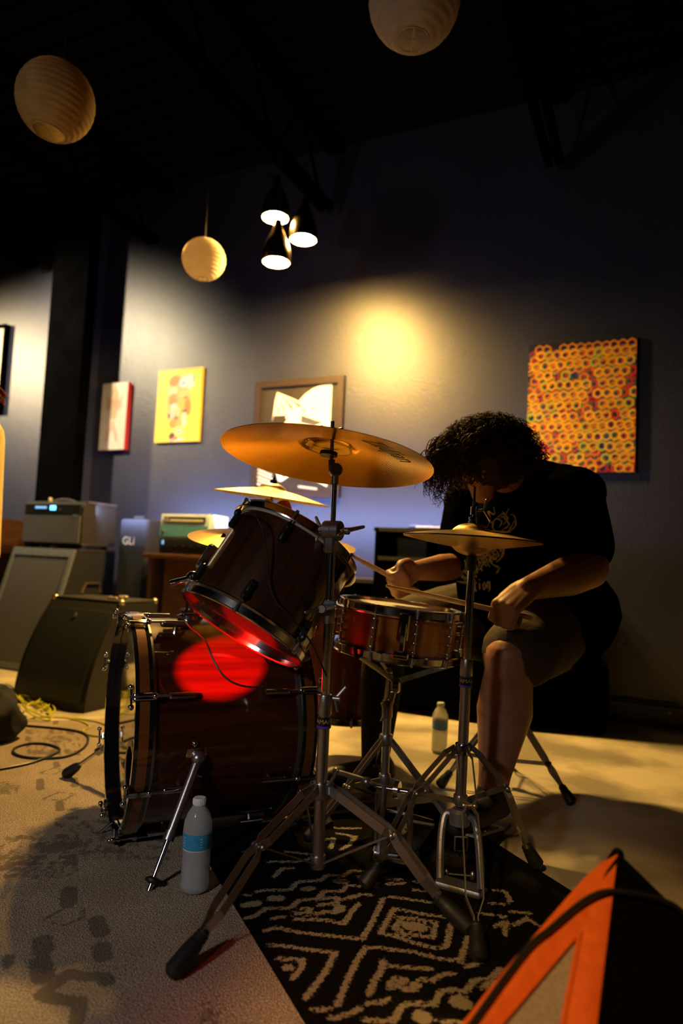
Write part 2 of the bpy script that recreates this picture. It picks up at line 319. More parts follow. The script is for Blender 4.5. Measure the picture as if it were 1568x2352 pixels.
# ---------------------------------------------------------------- rugs: stroke distance is stored on the pile mesh
def rug(name, label, origin, e1, e2, w, h, top, strokes, half, base, light, cell=.009, amp=.010, noise_sc=95, blotch=None):
    nx = int(w / cell); ny = int(h / cell); us = np.linspace(0, w, nx + 1); vs = np.linspace(0, h, ny + 1)
    U, V = np.meshgrid(us, vs); X = origin.x + e1.x * U + e2.x * V; Y = origin.y + e1.y * U + e2.y * V
    D = np.full(X.shape, .2)
    for st in strokes:
        hw = half
        if isinstance(st, tuple) and isinstance(st[0], float): hw = st[0]; st = st[1]
        if len(st) == 1: st = st * 2
        for (ax, ay), (bx, by) in zip(st[:-1], st[1:]):
            dx, dy = bx - ax, by - ay; L = dx * dx + dy * dy + 1e-12
            t = np.clip(((X - ax) * dx + (Y - ay) * dy) / L, 0, 1)
            D = np.minimum(D, np.hypot(X - ax - t * dx, Y - ay - t * dy) - hw)
    mb = MB(); n1 = nx + 1
    co_ = [Vector((x, y, top)) for x, y in zip(X.ravel(), Y.ravel())]
    fs = [(j * n1 + i, j * n1 + i + 1, (j + 1) * n1 + i + 1, (j + 1) * n1 + i) for j in range(ny) for i in range(nx)]
    mb.add(co_, fs)
    rim = [i for i in range(nx + 1)] + [j * n1 + nx for j in range(1, ny + 1)] + [ny * n1 + i for i in range(nx - 1, -1, -1)] + [j * n1 for j in range(ny - 1, 0, -1)]
    k = len(mb.v); mb.v += [Vector((co_[i].x, co_[i].y, FLOOR)) for i in rim]; m = len(rim)
    mb.f += [(rim[i], k + i, k + (i + 1) % m, rim[(i + 1) % m]) for i in range(m)]
    mat = bpy.data.materials.new(name + '_pile'); mat.use_nodes = True; nt = mat.node_tree; N = nt.nodes; L_ = nt.links; b = N['Principled BSDF']
    b.inputs['Roughness'].default_value = 1; b.inputs['Specular IOR Level'].default_value = .05
    at = N.new('ShaderNodeAttribute'); at.attribute_name = 'stroke_distance'; tc = N.new('ShaderNodeTexCoord')
    n = N.new('ShaderNodeTexNoise'); n.inputs['Scale'].default_value = noise_sc; n.inputs['Detail'].default_value = 6; n.inputs['Roughness'].default_value = .7; L_.new(tc.outputs['Object'], n.inputs['Vector'])
    a1 = N.new('ShaderNodeMath'); a1.operation = 'MULTIPLY_ADD'; a1.inputs[1].default_value = amp * 2; a1.inputs[2].default_value = -amp; L_.new(n.outputs[0], a1.inputs[0])
    a2 = N.new('ShaderNodeMath'); a2.operation = 'ADD'; L_.new(a1.outputs[0], a2.inputs[0]); L_.new(at.outputs['Fac'], a2.inputs[1])
    mr = N.new('ShaderNodeMapRange'); mr.inputs['From Min'].default_value = -.0015; mr.inputs['From Max'].default_value = .0015; mr.inputs['To Min'].default_value = 1; mr.inputs['To Max'].default_value = 0; L_.new(a2.outputs[0], mr.inputs[0])
    n2 = N.new('ShaderNodeTexNoise'); n2.inputs['Scale'].default_value = 330; n2.inputs['Detail'].default_value = 3; L_.new(tc.outputs['Object'], n2.inputs['Vector'])
    cr = N.new('ShaderNodeValToRGB'); cr.color_ramp.elements[0].position = .38; cr.color_ramp.elements[1].position = .58
    cr.color_ramp.elements[0].color = (*[c * .30 for c in base], 1); cr.color_ramp.elements[1].color = (*base, 1); L_.new(n2.outputs[0], cr.inputs[0])
    mx = N.new('ShaderNodeMix'); mx.data_type = 'RGBA'; L_.new(mr.outputs[0], mx.inputs['Factor']); L_.new(cr.outputs[0], mx.inputs['A']); mx.inputs['B'].default_value = (*light, 1)
    last = mx.outputs['Result']
    if blotch:
        n3 = N.new('ShaderNodeTexNoise'); n3.inputs['Scale'].default_value = 5; n3.inputs['Detail'].default_value = 5; L_.new(tc.outputs['Object'], n3.inputs['Vector'])
        r3 = N.new('ShaderNodeValToRGB'); r3.color_ramp.elements[0].position = .42; r3.color_ramp.elements[1].position = .58; r3.color_ramp.elements[0].color = (*blotch, 1); r3.color_ramp.elements[1].color = (1, 1, 1, 1); L_.new(n3.outputs[0], r3.inputs[0])
        m3 = N.new('ShaderNodeMix'); m3.data_type = 'RGBA'; m3.blend_type = 'MULTIPLY'; m3.inputs['Factor'].default_value = 1; L_.new(last, m3.inputs['A']); L_.new(r3.outputs[0], m3.inputs['B']); last = m3.outputs['Result']
    L_.new(last, b.inputs['Base Color'])
    n4 = N.new('ShaderNodeTexNoise'); n4.inputs['Scale'].default_value = 360; n4.inputs['Detail'].default_value = 2; L_.new(tc.outputs['Object'], n4.inputs['Vector'])
    bp = N.new('ShaderNodeBump'); bp.inputs['Strength'].default_value = 1; bp.inputs['Distance'].default_value = .014; L_.new(n4.outputs[0], bp.inputs['Height']); L_.new(bp.outputs[0], b.inputs['Normal'])
    o = mb.build(name, mat, flat=True)
    at_ = o.data.attributes.new('stroke_distance', 'FLOAT', 'POINT'); vals = np.concatenate([D.ravel(), np.full(m, .2)]).astype(np.float32); at_.data.foreach_set('value', vals)
    return tag(o, label, 'rug')
def img(pts, sx, ox, oy, z=0.0): return [tuple(F(ox + x / sx, oy + y / sx, z).xy) for x, y in pts]
BZ = -.004
b5 = lambda *p: img(p, 2.613, 560, 1780, BZ)
black_strokes = [b5((920, 855), (1010, 860), (1150, 885), (1135, 975), (960, 955), (900, 920), (950, 855)), (.016, b5((990, 905), (1060, 915))),
    b5((900, 800), (1050, 830), (1250, 860), (1215, 1030), (1150, 1040), (1010, 1005), (900, 965), (815, 950), (850, 890), (900, 800)),
    b5((860, 1045), (1010, 1060), (1180, 1105), (1300, 1115), (1345, 960), (1380, 890)), b5((870, 730), (980, 745), (1130, 765), (1245, 770)), b5((1420, 830), (1568, 850)),
    b5((120, 935), (200, 915), (330, 945), (520, 965), (710, 985), (760, 900), (810, 800), (835, 740)), b5((300, 865), (480, 870), (600, 895), (640, 830), (690, 770)),
    b5((150, 1020), (280, 1030), (400, 1050), (550, 1065), (500, 1160), (440, 1250), (370, 1340)), b5((205, 1100), (360, 1110), (340, 1170), (290, 1220)), (.010, b5((255, 1155), (270, 1160))),
    b5((840, 1035), (730, 1035), (680, 1110), (620, 1230), (560, 1385)), b5((830, 1110), (860, 1145), (1000, 1155), (1120, 1165)), b5((830, 1110), (820, 1180), (780, 1240), (750, 1320)),
    b5((900, 1215), (970, 1225), (940, 1260), (870, 1280), (880, 1240)), b5((1000, 1250), (1050, 1260), (1020, 1290), (960, 1290)), b5((1060, 1225), (1130, 1235), (1180, 1200), (1260, 1190)), b5((1330, 1150), (1380, 1140), (1440, 1110)),
    b5((720, 1470), (800, 1475), (900, 1480), (930, 1410), (980, 1370), (1060, 1370), (1140, 1380), (1180, 1300), (1240, 1285), (1330, 1300), (1380, 1230), (1480, 1225), (1540, 1160)),
    (.018, b5((1290, 1360), (1310, 1370))), (.016, b5((1060, 1450), (1080, 1460))), b5((1180, 1480), (1300, 1485)), b5((740, 1370), (820, 1365), (870, 1345)), b5((410, 1410), (500, 1405)), b5((520, 1465), (620, 1440), (700, 1400)),
    b5((0, 860), (60, 850), (130, 800), (280, 800), (330, 750), (440, 745), (480, 695), (590, 700), (620, 660), (720, 670), (780, 675), (800, 645)), (.012, b5((10, 780), (80, 770))), (.012, b5((170, 740), (215, 740))), (.012, b5((560, 635), (600, 640))), (.010, b5((360, 685), (410, 680))),
    b5((0, 720), (40, 720)), b5((70, 700), (130, 690), (280, 690), (320, 640), (460, 635), (500, 600), (600, 605), (640, 575), (700, 575)), b5((180, 610), (230, 560), (300, 560)), b5((690, 610), (730, 615)), b5((480, 740), (560, 735), (560, 770), (450, 780)), b5((540, 830), (570, 780)), b5((480, 820), (580, 820), (600, 790)), b5((600, 745), (700, 715), (760, 720)), b5((350, 800), (400, 800), (390, 830), (300, 830)), b5((170, 860), (240, 850)), b5((430, 835), (500, 820)), b5((640, 740), (690, 720)),
    b5((560, 350), (670, 370), (630, 420), (580, 450)), b5((440, 400), (540, 380), (520, 440)), b5((440, 380), (400, 380)), b5((480, 300), (560, 320), (700, 320)), b5((850, 620), (940, 625)), b5((860, 655), (960, 650)), b5((1030, 640), (1130, 665)), b5((1020, 690), (1120, 700)), b5((930, 380), (1000, 382)), b5((940, 410), (1000, 420)), b5((150, 520), (330, 520), (400, 500)), b5((0, 460), (60, 460)), b5((250, 460), (390, 475)),
    b5((1480, 770), (1568, 775)), b5((1500, 910), (1568, 880), (1568, 960)), b5((1430, 1280), (1500, 1250)), b5((1500, 690), (1568, 700), (1600, 760)), b5((1620, 900), (1700, 860), (1760, 900)), b5((1600, 820), (1720, 830))]
e1 = Vector((.91, .415, 0)).normalized(); e2 = Vector((-e1.y, e1.x, 0))
br = F(1255, 2010, BZ)
rug('patterned_rug', 'black rug with ragged light geometric lines under the drum kit', br - e1 * 1.75 - e2 * 1.35, e1, e2, 1.75, 1.89, BZ, black_strokes, .0062, (.012, .010, .009), (.46, .38, .25), cell=.010, amp=.013, noise_sc=120)
b6 = lambda *p: img(p, 2.933, 0, 1550)
bs = [b6((270, 660), (370, 625), (420, 640), (370, 670), (280, 665)), b6((290, 835), (400, 790), (510, 800), (430, 845), (300, 840)), (.012, b6((400, 860), (405, 910))), (.012, b6((270, 705), (270, 770))), (.012, b6((500, 700), (505, 750))), (.011, b6((375, 590), (385, 620))), (.012, b6((375, 310), (375, 330))), (.010, b6((350, 445), (400, 450))),
    (.024, b6((390, 1150), (460, 1150))), (.020, b6((285, 1790), (290, 1860))), (.020, b6((270, 1930), (290, 2040))), b6((270, 1660), (350, 1620), (420, 1580), (560, 1565), (560, 1640), (420, 1690), (330, 1660)), (.018, b6((465, 1450), (460, 1540))), (.018, b6((650, 1650), (680, 1740))), (.018, b6((680, 1830), (690, 1900))),
    (.014, b6((280, 2160), (400, 2060), (470, 2010), (540, 2030), (700, 2040))), (.014, b6((280, 2160), (400, 2190), (540, 2200), (520, 2330))), (.016, b6((700, 2040), (720, 2060))), (.010, b6((60, 1900), (60, 1960))), b6((1810, 1450), (1760, 1250), (1840, 1400)), (.010, b6((2340, 1830), (2400, 1930)))]
def dashes(x0, x1, y0, y1, dx, dy, ln):
    y = y0
    while y < y1:
        x = x0
        while x < x1:
            jx = random.uniform(-6, 6); jy = random.uniform(-8, 8)
            if random.random() < .85: bs.append((.0035, b6((x + jx, y + jy), (x + jx + 2, y + jy + ln))))
            x += dx
        y += dy
dashes(180, 540, 370, 540, 22, 45, 32); dashes(0, 130, 720, 800, 24, 40, 45)
dashes(0, 520, 1090, 1380, 34, 42, 26); dashes(520, 1150, 980, 1240, 34, 40, 26); dashes(380, 520, 960, 1100, 34, 40, 24); dashes(1350, 1500, 2150, 2400, 40, 60, 20)
cr_ = F(480, 1985); ce2 = (F(480, 1985) - F(700, 2352)).normalized(); ce2.z = 0; ce1 = Vector((ce2.y, -ce2.x, 0))
rug('beige_rug', 'large beige rug with faded dark diamonds and dashes, left foreground', cr_ - ce1 * 2.35 - ce2 * 1.35, ce1, ce2, 2.35, 2.95, 0.0, bs, .0045, (.86, .69, .52), (.30, .245, .19), cell=.011, amp=.012, noise_sc=120, blotch=(.86, .84, .82))

# ---------------------------------------------------------------- pendant lamps and lanterns
def pendant(px, py, d, lab):
    c = P(px, py, d); t = thing('pendant_lamp', lab, 'lamp', c, 'pendant lamps in the cluster')
    out = [(.073, 0), (.077, .03), (.076, .06), (.066, .10), (.048, .14), (.030, .18), (.020, .215), (.017, .235), (0, .24)]
    MB().open_lathe(out, 32, c).build('shade', 'shade', t)
    inn = [(.0725, .0), (.0745, .03), (.073, .06), (.063, .10), (.045, .138), (.018, .17), (0, .172)]
    MB().open_lathe(inn, 32, c).build('shade_lining', 'shade_in', t)
    MB().ball(c + Z * .016, (.046, .046, .014), 16, 8).build('bulb', 'bulb', t)
    MB().tube([c + Z * .235, c + Z * .3, Vector((c.x, c.y, 3.04))], .003, 6).build('cord', 'cable', t)
    return t
pendant(632, 501, 3.66, 'black metal pendant lamp hanging highest at the left of the three')
pendant(696, 551, 3.66, 'black metal pendant lamp hanging to the right of the other two')
pendant(634, 603, 3.58, 'brassy pendant lamp hanging lowest and nearest of the three')
def lantern(px, py, d, R, squash, axis, mat, lab, hole=.3, ribs=22, cord_mat='cable'):
    c = P(px, py, d); t = thing('paper_lantern', lab, 'lantern', c, 'paper lanterns under the ceiling'); ax = Vector(axis).normalized()
    prof = []; n = ribs * 4; a0 = math.asin(hole)
    for i in range(n + 1):
        a = -math.pi / 2 + a0 + (math.pi - 2 * a0) * i / n
        bulge = .0045 * R / .15 * (abs(math.sin(i / 4 * math.pi)) - .5)
        prof.append(((R + bulge) * math.cos(a), (R + bulge) * math.sin(a) * squash))
    MB().open_lathe(prof, 40, c, ax).build('paper_shade', mat, t, ang=80)
    f = MB(); r = R * hole
    Rm = frame(ax)
    for s in (-1, 1):
        zz = s * R * math.cos(a0) * squash; MB().tube([c + Rm @ Vector((r * math.cos(k * math.pi / 12), r * math.sin(k * math.pi / 12), zz)) for k in range(25)], .0018, 6).build('wire_ring', 'wire', t)
    zz = -R * math.cos(a0) * squash
    f.tube([c + Rm @ Vector((-r, 0, zz)), c + Rm @ Vector((-.1 * r, 0, zz)), c + Rm @ Vector((0, .12 * r, zz)), c + Rm @ Vector((.1 * r, 0, zz)), c + Rm @ Vector((r, 0, zz))], .0016, 6)
    f.build('wire_hanger', 'wire', t)
    MB().tube([c + ax * R * squash * .95, Vector((c.x, c.y, 3.5))], .0022, 6).build('cord', cord_mat, t)
lantern(128, 232, 2.25, .128, 1.02, (.12, .05, 1), 'paper_g', 'golden brown ribbed paper lantern hanging at upper left', .42, 14)
lantern(951, 2, 2.0, .140, 1.0, (.0, .02, 1), 'paper', 'pale crinkled paper lantern cut by the top edge of the view', .36, 12)
lantern(468, 596, 3.5, .113, .97, (0, 0, 1), 'paper_w', 'small cream paper lantern hanging left of the three pendant lamps', .25, 14)

# ---------------------------------------------------------------- art on the back wall
def panel_mat(name, rough=.5):
    m = bpy.data.materials.new(name); m.use_nodes = True; nt = m.node_tree; b = nt.nodes['Principled BSDF']; b.inputs['Roughness'].default_value = rough
    a = nt.nodes.new('ShaderNodeVertexColor'); a.layer_name = 'paint'; nt.links.new(a.outputs[0], b.inputs['Base Color']); return m
def painted(parent, name, x0, x1, z0, z1, y, nx, ny, fn):
    U, V = np.meshgrid(np.linspace(0, 1, nx + 1), np.linspace(0, 1, ny + 1))
    col = fn(U, V); n1 = nx + 1; mb = MB()
    mb.add([A(x0 + (x1 - x0) * u, y, z0 + (z1 - z0) * v) for u, v in zip(U.ravel(), V.ravel())], [(j * n1 + i, j * n1 + i + 1, (j + 1) * n1 + i + 1, (j + 1) * n1 + i) for j in range(ny) for i in range(nx)])
    o = mb.build(name, panel_mat(name + '_paint'), parent, flat=True)
    at = o.data.color_attributes.new('paint', 'FLOAT_COLOR', 'POINT'); c4 = np.concatenate([col.reshape(-1, 3), np.ones((col.shape[0] * col.shape[1], 1))], 1).astype(np.float32); at.data.foreach_set('color', c4.ravel()); return o
def blend(c, mask, rgb): m = np.clip(mask, 0, 1)[..., None]; return c * (1 - m) + np.array(rgb) * m
def ell(U, V, cx, cy, rx, ry, soft=.15, ang=0):
    x = U - cx; y = V - cy; ca_, sa_ = math.cos(ang), math.sin(ang); x, y = x * ca_ + y * sa_, -x * sa_ + y * ca_
    return np.clip((1 - np.sqrt((x / rx) ** 2 + (y / ry) ** 2)) / soft + .5, 0, 1)
def canvas(name, lab, tl, br, depth, side, fn, nx, ny):
    a = wc(Wy(*tl, YW - depth)); b = wc(Wy(*br, YW - depth)); x0, x1, z0, z1 = a.x, b.x, b.z, a.z
    t = thing(name, lab, 'painting', A((x0 + x1) / 2, YW, z0)); bm = MB(); wbox(bm, x0, x1, YW - depth + .001, YW, z0, z1); bm.build('canvas_body', side, t)
    painted(t, 'painted_face', x0, x1, z0, z1, YW - depth - .0005, nx, ny, fn); return t
def hexfn(U, V):
    rs = np.random.RandomState(5); c = np.zeros(U.shape + (3,)) + np.array([.012, .010, .03])
    pal = [(.06, .03, .30), (.55, .01, .01), (.02, .16, .12), (.75, .06, .01), (.9, .30, .01), (.95, .56, .01)]
    for L, p in enumerate(pal):
        ox, oy = rs.uniform(0, .1, 2) if L < 4 else (0, 0)
        for j in range(-1, 14):
            for i in range(-1, 15):
                if L < 5 and rs.rand() < (.35 if L < 4 else .45): continue
                cx = (i + .5 * (j % 2)) * .0785 + ox + rs.uniform(-.007, .007) + (.02 if L == 4 else 0); cy = j * .0795 + oy + .03 + rs.uniform(-.006, .006) - (.035 if L == 4 else 0)
                if cx < -.0 or cx > 1. or cy > .96 or cy < .02: continue
                if L == 5 and rs.rand() < .18: continue
                r = .038; k = np.hypot(U - cx, (V - cy) * 1.25); a = np.arctan2((V - cy) * 1.25, U - cx); k = k * (1 + .06 * np.cos(6 * a))
                col = np.array(p) * rs.uniform(.8, 1.1)
                if L == 5 and rs.rand() < .14: col = np.array((.55, .62, .02))
                c = blend(c, (.0105 - np.abs(k - r)) / .004, col)
    return c
canvas('hexagon_painting', 'large canvas of overlapping orange and yellow hexagon rings on the right wall', (1215, 793), (1457, 1084), .035, 'poster_bg', hexfn, 230, 280)
def yelfn(U, V):
    c = np.zeros(U.shape + (3,)) + np.array([.86, .54, .06])
    bl = [(.5, .55, .27, .36, (.75, .35, .12)), (.38, .84, .12, .07, (.75, .16, .03)), (.62, .82, .13, .08, (.42, .55, .72)), (.75, .82, .10, .10, (.85, .80, .66)), (.36, .70, .11, .06, (.75, .50, .30)), (.62, .66, .12, .05, (.75, .42, .15)), (.38, .58, .10, .08, (.75, .18, .03)), (.72, .47, .07, .12, (.80, .18, .01)), (.57, .50, .07, .10, (.80, .35, .06)), (.66, .42, .07, .025, (.03, .07, .10)), (.40, .48, .07, .05, (.55, .50, .48)), (.36, .38, .08, .05, (.40, .42, .38)), (.30, .36, .03, .04, (.04, .07, .07)), (.47, .32, .05, .03, (.05, .08, .11)), (.42, .25, .10, .06, (.80, .22, .05)), (.55, .26, .10, .04, (.75, .32, .10)), (.66, .30, .06, .10, (.80, .60, .38)), (.54, .14, .13, .065, (.86, .60, .22)), (.55, .135, .05, .018, (.10, .30, .42)), (.40, .08, .07, .05, (.06, .03, .03)), (.46, .05, .08, .02, (.40, .14, .06)), (.58, .03, .10, .02, (.25, .42, .55)), (.40, .02, .05, .02, (.30, .32, .30)), (.66, .60, .04, .015, (.05, .06, .05)), (.44, .61, .03, .02, (.30, .25, .22)), (.50, .42, .05, .07, (.70, .45, .2)), (.60, .80, .05, .03, (.20, .38, .60)), (.82, .85, .02, .06, (.25, .25, .14))]
    for cx, cy, rx, ry, p in bl: c = blend(c, ell(U, V, cx, cy, rx, ry, .3, .15), p)
    return c
canvas('yellow_painting', 'bright yellow canvas with a mottled orange and blue figure down its middle', (365, 852), (455, 1013), .02, pm('canvas_yellow', (.85, .50, .02), .6, noise_s=8), yelfn, 110, 150)
def whfn(U, V):
    c = np.zeros(U.shape + (3,)) + np.array([.52, .50, .46])
    g = np.sin(U * 60) * np.sin(V * 90)
    for cx, cy, rx, ry, p, an in [(.5, .78, .16, .15, (.30, .20, .06), 0), (.47, .93, .06, .07, (.30, .20, .06), 0), (.5, .66, .30, .10, (.33, .18, .09), 0), (.5, .52, .15, .07, (.32, .22, .08), 0), (.25, .74, .05, .10, (.45, .28, .18), .5), (.76, .74, .05, .10, (.45, .28, .18), -.5), (.48, .35, .10, .09, (.48, .28, .20), 0), (.32, .22, .05, .13, (.45, .22, .17), -.5), (.64, .22, .05, .13, (.45, .22, .17), .5)]:
        c = blend(c, ell(U, V, cx, cy, rx, ry, .4, an) * (.75 + .25 * g), p)
    return c
canvas('figure_painting', 'narrow white canvas with a red brown figure, nearest the black column', (237, 882), (284, 1032), .04, pm('canvas_red', (.45, .02, .02), .6, noise_s=8), whfn, 60, 110)
# framed black and white poster
a = wc(Wy(587, 879, YW - .03)); b = wc(Wy(777, 1143, YW - .03)); x0, x1, z0, z1 = a.x, b.x, b.z, a.z + .005; w = .045
t = thing('framed_poster', 'brown framed black and white geometric poster behind the large cymbal', 'poster', A((x0 + x1) / 2, YW, z0))
for q in ((x0, x1, z1 - w, z1), (x0, x1, z0, z0 + w), (x0, x0 + w, z0 + w, z1 - w), (x1 - w, x1, z0 + w, z1 - w)):
    m_ = MB(); wbox(m_, q[0], q[1], YW - .03, YW, q[2], q[3]); m_.build('frame_rail', 'frame', t)
m_ = MB(); wbox(m_, x0 + w, x1 - w, YW - .012, YW - .002, z0 + w, z1 - w); sheet = m_.build('poster_sheet', 'poster_bg', t)
def pp(x, y): return wc(Wy(480 + x / 2.904, 850 + y / 2.904, YW - .014))
def poster_poly(pts, mat='offwhite', lift=0.0):
    q = [A(p.x, YW - .0135 - lift, p.z) for p in (pp(*k) for k in pts)]; MB().add(q, [list(range(len(q)))[::-1]]).build('printed_shape', mat, sheet, flat=True)
arc = [(820, 90), (790, 93), (740, 103), (690, 125), (640, 160), (598, 205)]
poster_poly(arc + [(650, 240), (640, 280), (590, 300), (530, 312), (500, 360), (560, 640), (590, 680), (630, 700), (785, 780), (790, 700), (808, 380)])
poster_poly([(500, 318), (560, 240), (655, 232), (650, 290), (590, 305), (540, 330)], lift=.0002)
poster_poly([(455, 148), (560, 190), (650, 235), (620, 265), (560, 290), (520, 300), (430, 305), (420, 345), (440, 200)], lift=.0003)
for q in ([(468, 190), (505, 270), (495, 280)], [(490, 175), (560, 250), (545, 262)], [(520, 180), (620, 240), (600, 250)], [(455, 215), (470, 290), (458, 290)], [(610, 265), (640, 262), (632, 280)], [(675, 248), (718, 250), (690, 262)], [(450, 300), (470, 315), (455, 345), (440, 325)], [(495, 305), (515, 300), (505, 330)], [(540, 670), (600, 720), (585, 765), (560, 730)], [(480, 700), (520, 680), (500, 720)]): poster_poly(q, 'poster_bg', .0006)
poster_poly([(615, 300), (760, 350), (700, 372), (610, 350)], 'grille', .0006)
for r_ in range(5):
    for k_ in range(6):
        xx = 320 + k_ * 17 + (r_ % 2) * 4; yy = 655 + r_ * 24 + k_ * 7; poster_poly([(xx, yy), (xx + 13, yy + 4), (xx + 11, yy + 17), (xx - 2, yy + 13)])
poster_poly([(440, 658), (560, 690), (480, 745), (460, 740)], lift=.0003)
for k_ in range(14): poster_poly([(595 + k_ * 9, 770 + k_ * 1.2), (601 + k_ * 9, 770 + k_ * 1.2), (600 + k_ * 9, 784 + k_ * 1.2), (594 + k_ * 9, 784 + k_ * 1.2)])
# black framed picture cut by the left edge
a = wc(Wy(14, 743, YW - .05)); t = thing('black_framed_picture', 'thin black framed picture cut off by the left edge of the view', 'picture', A(a.x - .3, YW, a.z - .75))
for q in ((a.x - .6, a.x, a.z - .025, a.z), (a.x - .6, a.x, a.z - .75, a.z - .725), (a.x - .6, a.x - .575, a.z - .725, a.z - .025), (a.x - .025, a.x, a.z - .725, a.z - .025)):
    m_ = MB(); wbox(m_, q[0], q[1], YW - .05, YW, q[2], q[3]); m_.build('frame_rail', 'black_paint', t)
m_ = MB(); wbox(m_, a.x - .575, a.x - .025, YW - .03, YW, a.z - .725, a.z - .025); m_.build('print_sheet', 'offwhite', t)
# ================================================================ AMPS AND FURNITURE ALONG THE WALL
def wbuild(name, mat, parent, *q, bev=0.0, **k):
    mb = MB(); wbox(mb, *q, bev); return mb.build(name, mat, parent, **k)
# slanted tall cabinet
yt = 3.28; ct = wc(Wy(173, 1262, yt)); cx1 = ct.x; cx0 = wc(Wy(34, 1258, yt)).x; ctz = ct.z; yb = 3.05
t = thing('slanted_cabinet', 'tall leaning grey fronted speaker cabinet under the amplifier head, far left', 'speaker', A((cx0 + cx1) / 2, yb, FLOOR))
def wprism(name, mat, parent, prof, x0, x1, **k):
    n = len(prof); vs = [A(x, y, z) for x in (x0, x1) for y, z in prof]
    return MB().add(vs, [list(range(n))[::-1], list(range(n, 2 * n))] + [(i, (i + 1) % n, n + (i + 1) % n, n + i) for i in range(n)]).build(name, mat, parent, **k)
wprism('body', 'tolex_b', t, [(yb + .012, FLOOR), (yt + .012, ctz), (yt + .36, ctz), (yt + .36, FLOOR)], cx0, cx1)
def fp(x, z, dy=0.0): s = (z - FLOOR) / (ctz - FLOOR); return A(x, yb + (yt - yb) * s + dy, z)
g = MB(); q = [fp(cx0 + .03, .04, .004), fp(cx1 - .03, .04, .004), fp(cx1 - .03, ctz - .045, .004), fp(cx0 + .03, ctz - .045, .004)]; g.add(q + [p + WY * .008 for p in q], [(0, 1, 2, 3), (0, 4, 5, 1), (1, 5, 6, 2), (2, 6, 7, 3), (3, 7, 4, 0)]); g.build('grille', 'grille', t)
for a_, b_ in (((cx0, .0), (cx0 + .028, ctz)), ((cx1 - .028, .0), (cx1, ctz)), ((cx0 + .028, ctz - .05), (cx1 - .028, ctz)), ((cx0 + .028, .0), (cx1 - .028, .035))):
    q = [fp(a_[0], a_[1], -.006), fp(b_[0], a_[1], -.006), fp(b_[0], b_[1], -.006), fp(a_[0], b_[1], -.006)]
    MB().add(q + [p + WY * .02 for p in q], [(0, 1, 2, 3), (7, 6, 5, 4), (0, 4, 5, 1), (1, 5, 6, 2), (2, 6, 7, 3), (3, 7, 4, 0)]).build('trim_rail', 'greyframe', t)
wbuild('top_edge', 'edge', t, cx1 - .004, cx1 + .004, yt + .03, yt + .35, ctz - .012, ctz + .004)
hz = ctz - .22
MB().tube([A(cx1 + .004, yt + .08, hz - .06), A(cx1 + .012, yt + .10, hz), A(cx1 + .012, yt + .22, hz), A(cx1 + .004, yt + .24, hz - .06)], .008).build('side_handle', 'edge', t)
# amplifier head on it
hz0 = ctz + .028; hz1 = wc(Wy(188, 1151, yt + .02)).z; hx0 = wc(Wy(50, 1200, yt + .02)).x; hx1 = wc(Wy(186, 1200, yt + .02)).x; hy = yt + .02
t = thing('amplifier_head', 'black amplifier head with a glowing blue display on the slanted cabinet', 'amplifier', A((hx0 + hx1) / 2, hy, hz0))
wprism('body', 'tolex', t, [(hy + .012, hz0), (hy + .012, hz1 - .07), (hy + .035, hz1), (hy + .31, hz1), (hy + .31, hz0)], hx0, hx1)
wbuild('grille', 'grille', t, hx0 + .015, hx1 - .015, hy, hy + .012, hz0 + .012, hz1 - .095)
wbuild('control_panel', 'plastic', t, hx0 + .02, hx1 - .02, hy + .002, hy + .018, hz1 - .09, hz1 - .022)
for k in range(5):
    c = A(hx0 + .13 + k * .021, hy + .001, hz1 - .045); MB().lathe([(.008, 0), (.008, .006), (.005, .010), (0, .010)], 12, c, -WY).build('knob', 'led2', t)
wbuild('display', 'led', t, hx0 + .255, hx0 + .305, hy - .002, hy + .003, hz1 - .060, hz1 - .032, bev=.004)
MB().lathe([(.007, 0), (.007, .006), (0, .007)], 12, A(hx0 + .35, hy, hz1 - .058), -WY).build('knob', 'steel', t)
wbuild('badge', 'greyframe', t, hx1 - .075, hx1 - .035, hy - .002, hy + .002, hz1 - .105, hz1 - .088)
wbuild('top_edge', 'edge', t, hx1 - .006, hx1 + .004, hy + .05, hy + .31, hz1 - .008, hz1 + .004)
wbuild('bottom_edge', 'edge', t, hx1 - .002, hx1 + .003, hy + .02, hy + .31, hz0, hz0 + .010)
for x in (hx0 + .05, hx1 - .05):
    for y in (hy + .05, hy + .27): MB().lathe([(.016, 0), (.016, .026), (0, .027)], 10, A(x, y, ctz + .002)).build('foot', 'rubber', t)
tag(wbuild('amber_box', 'amber', None, (hx0 + hx1) / 2 - .035, (hx0 + hx1) / 2 + .005, yt + .06, yt + .10, ctz + .004, ctz + .020, bev=.003), 'tiny amber box in the gap under the amplifier head', 'box')
kb = MB().lathe([(.012, 0), (.014, .004), (.012, .012)], 12, A(hx0 + .12, hy + .12, hz1)).ball(A(hx0 + .12, hy + .12, hz1 + .022), .014, 10, 8).build('handle_stud', 'edge', None); tag(kb, 'small round metal knob standing on top of the amplifier head', 'knob')
st = MB().tube(smooth_path([A(hx0 + .1, hy + .15, hz1 + .006), A(hx0 + .18, hy + .15, hz1 + .022), A(hx0 + .26, hy + .15, hz1 + .022), A(hx0 + .33, hy + .15, hz1 + .006)], 5), .009).build('carry_strap', 'rubber'); tag(st, 'black strap lying across the top of the amplifier head', 'strap')
cb_ = MB().tube(smooth_path([A(hx0 + .01, hy + .30, hz1 - .03), A(hx0 - .03, hy + .31, hz1 - .01), A(hx0 - .10, hy + .32, hz1 - .02), A(hx0 - .15, hy + .32, hz1 - .12), A(hx0 - .18, hy + .33, hz1 - .35)], 8), .006).build('power_cable', 'cable'); tag(cb_, 'dark cable arching off the left end of the amplifier head', 'cable')
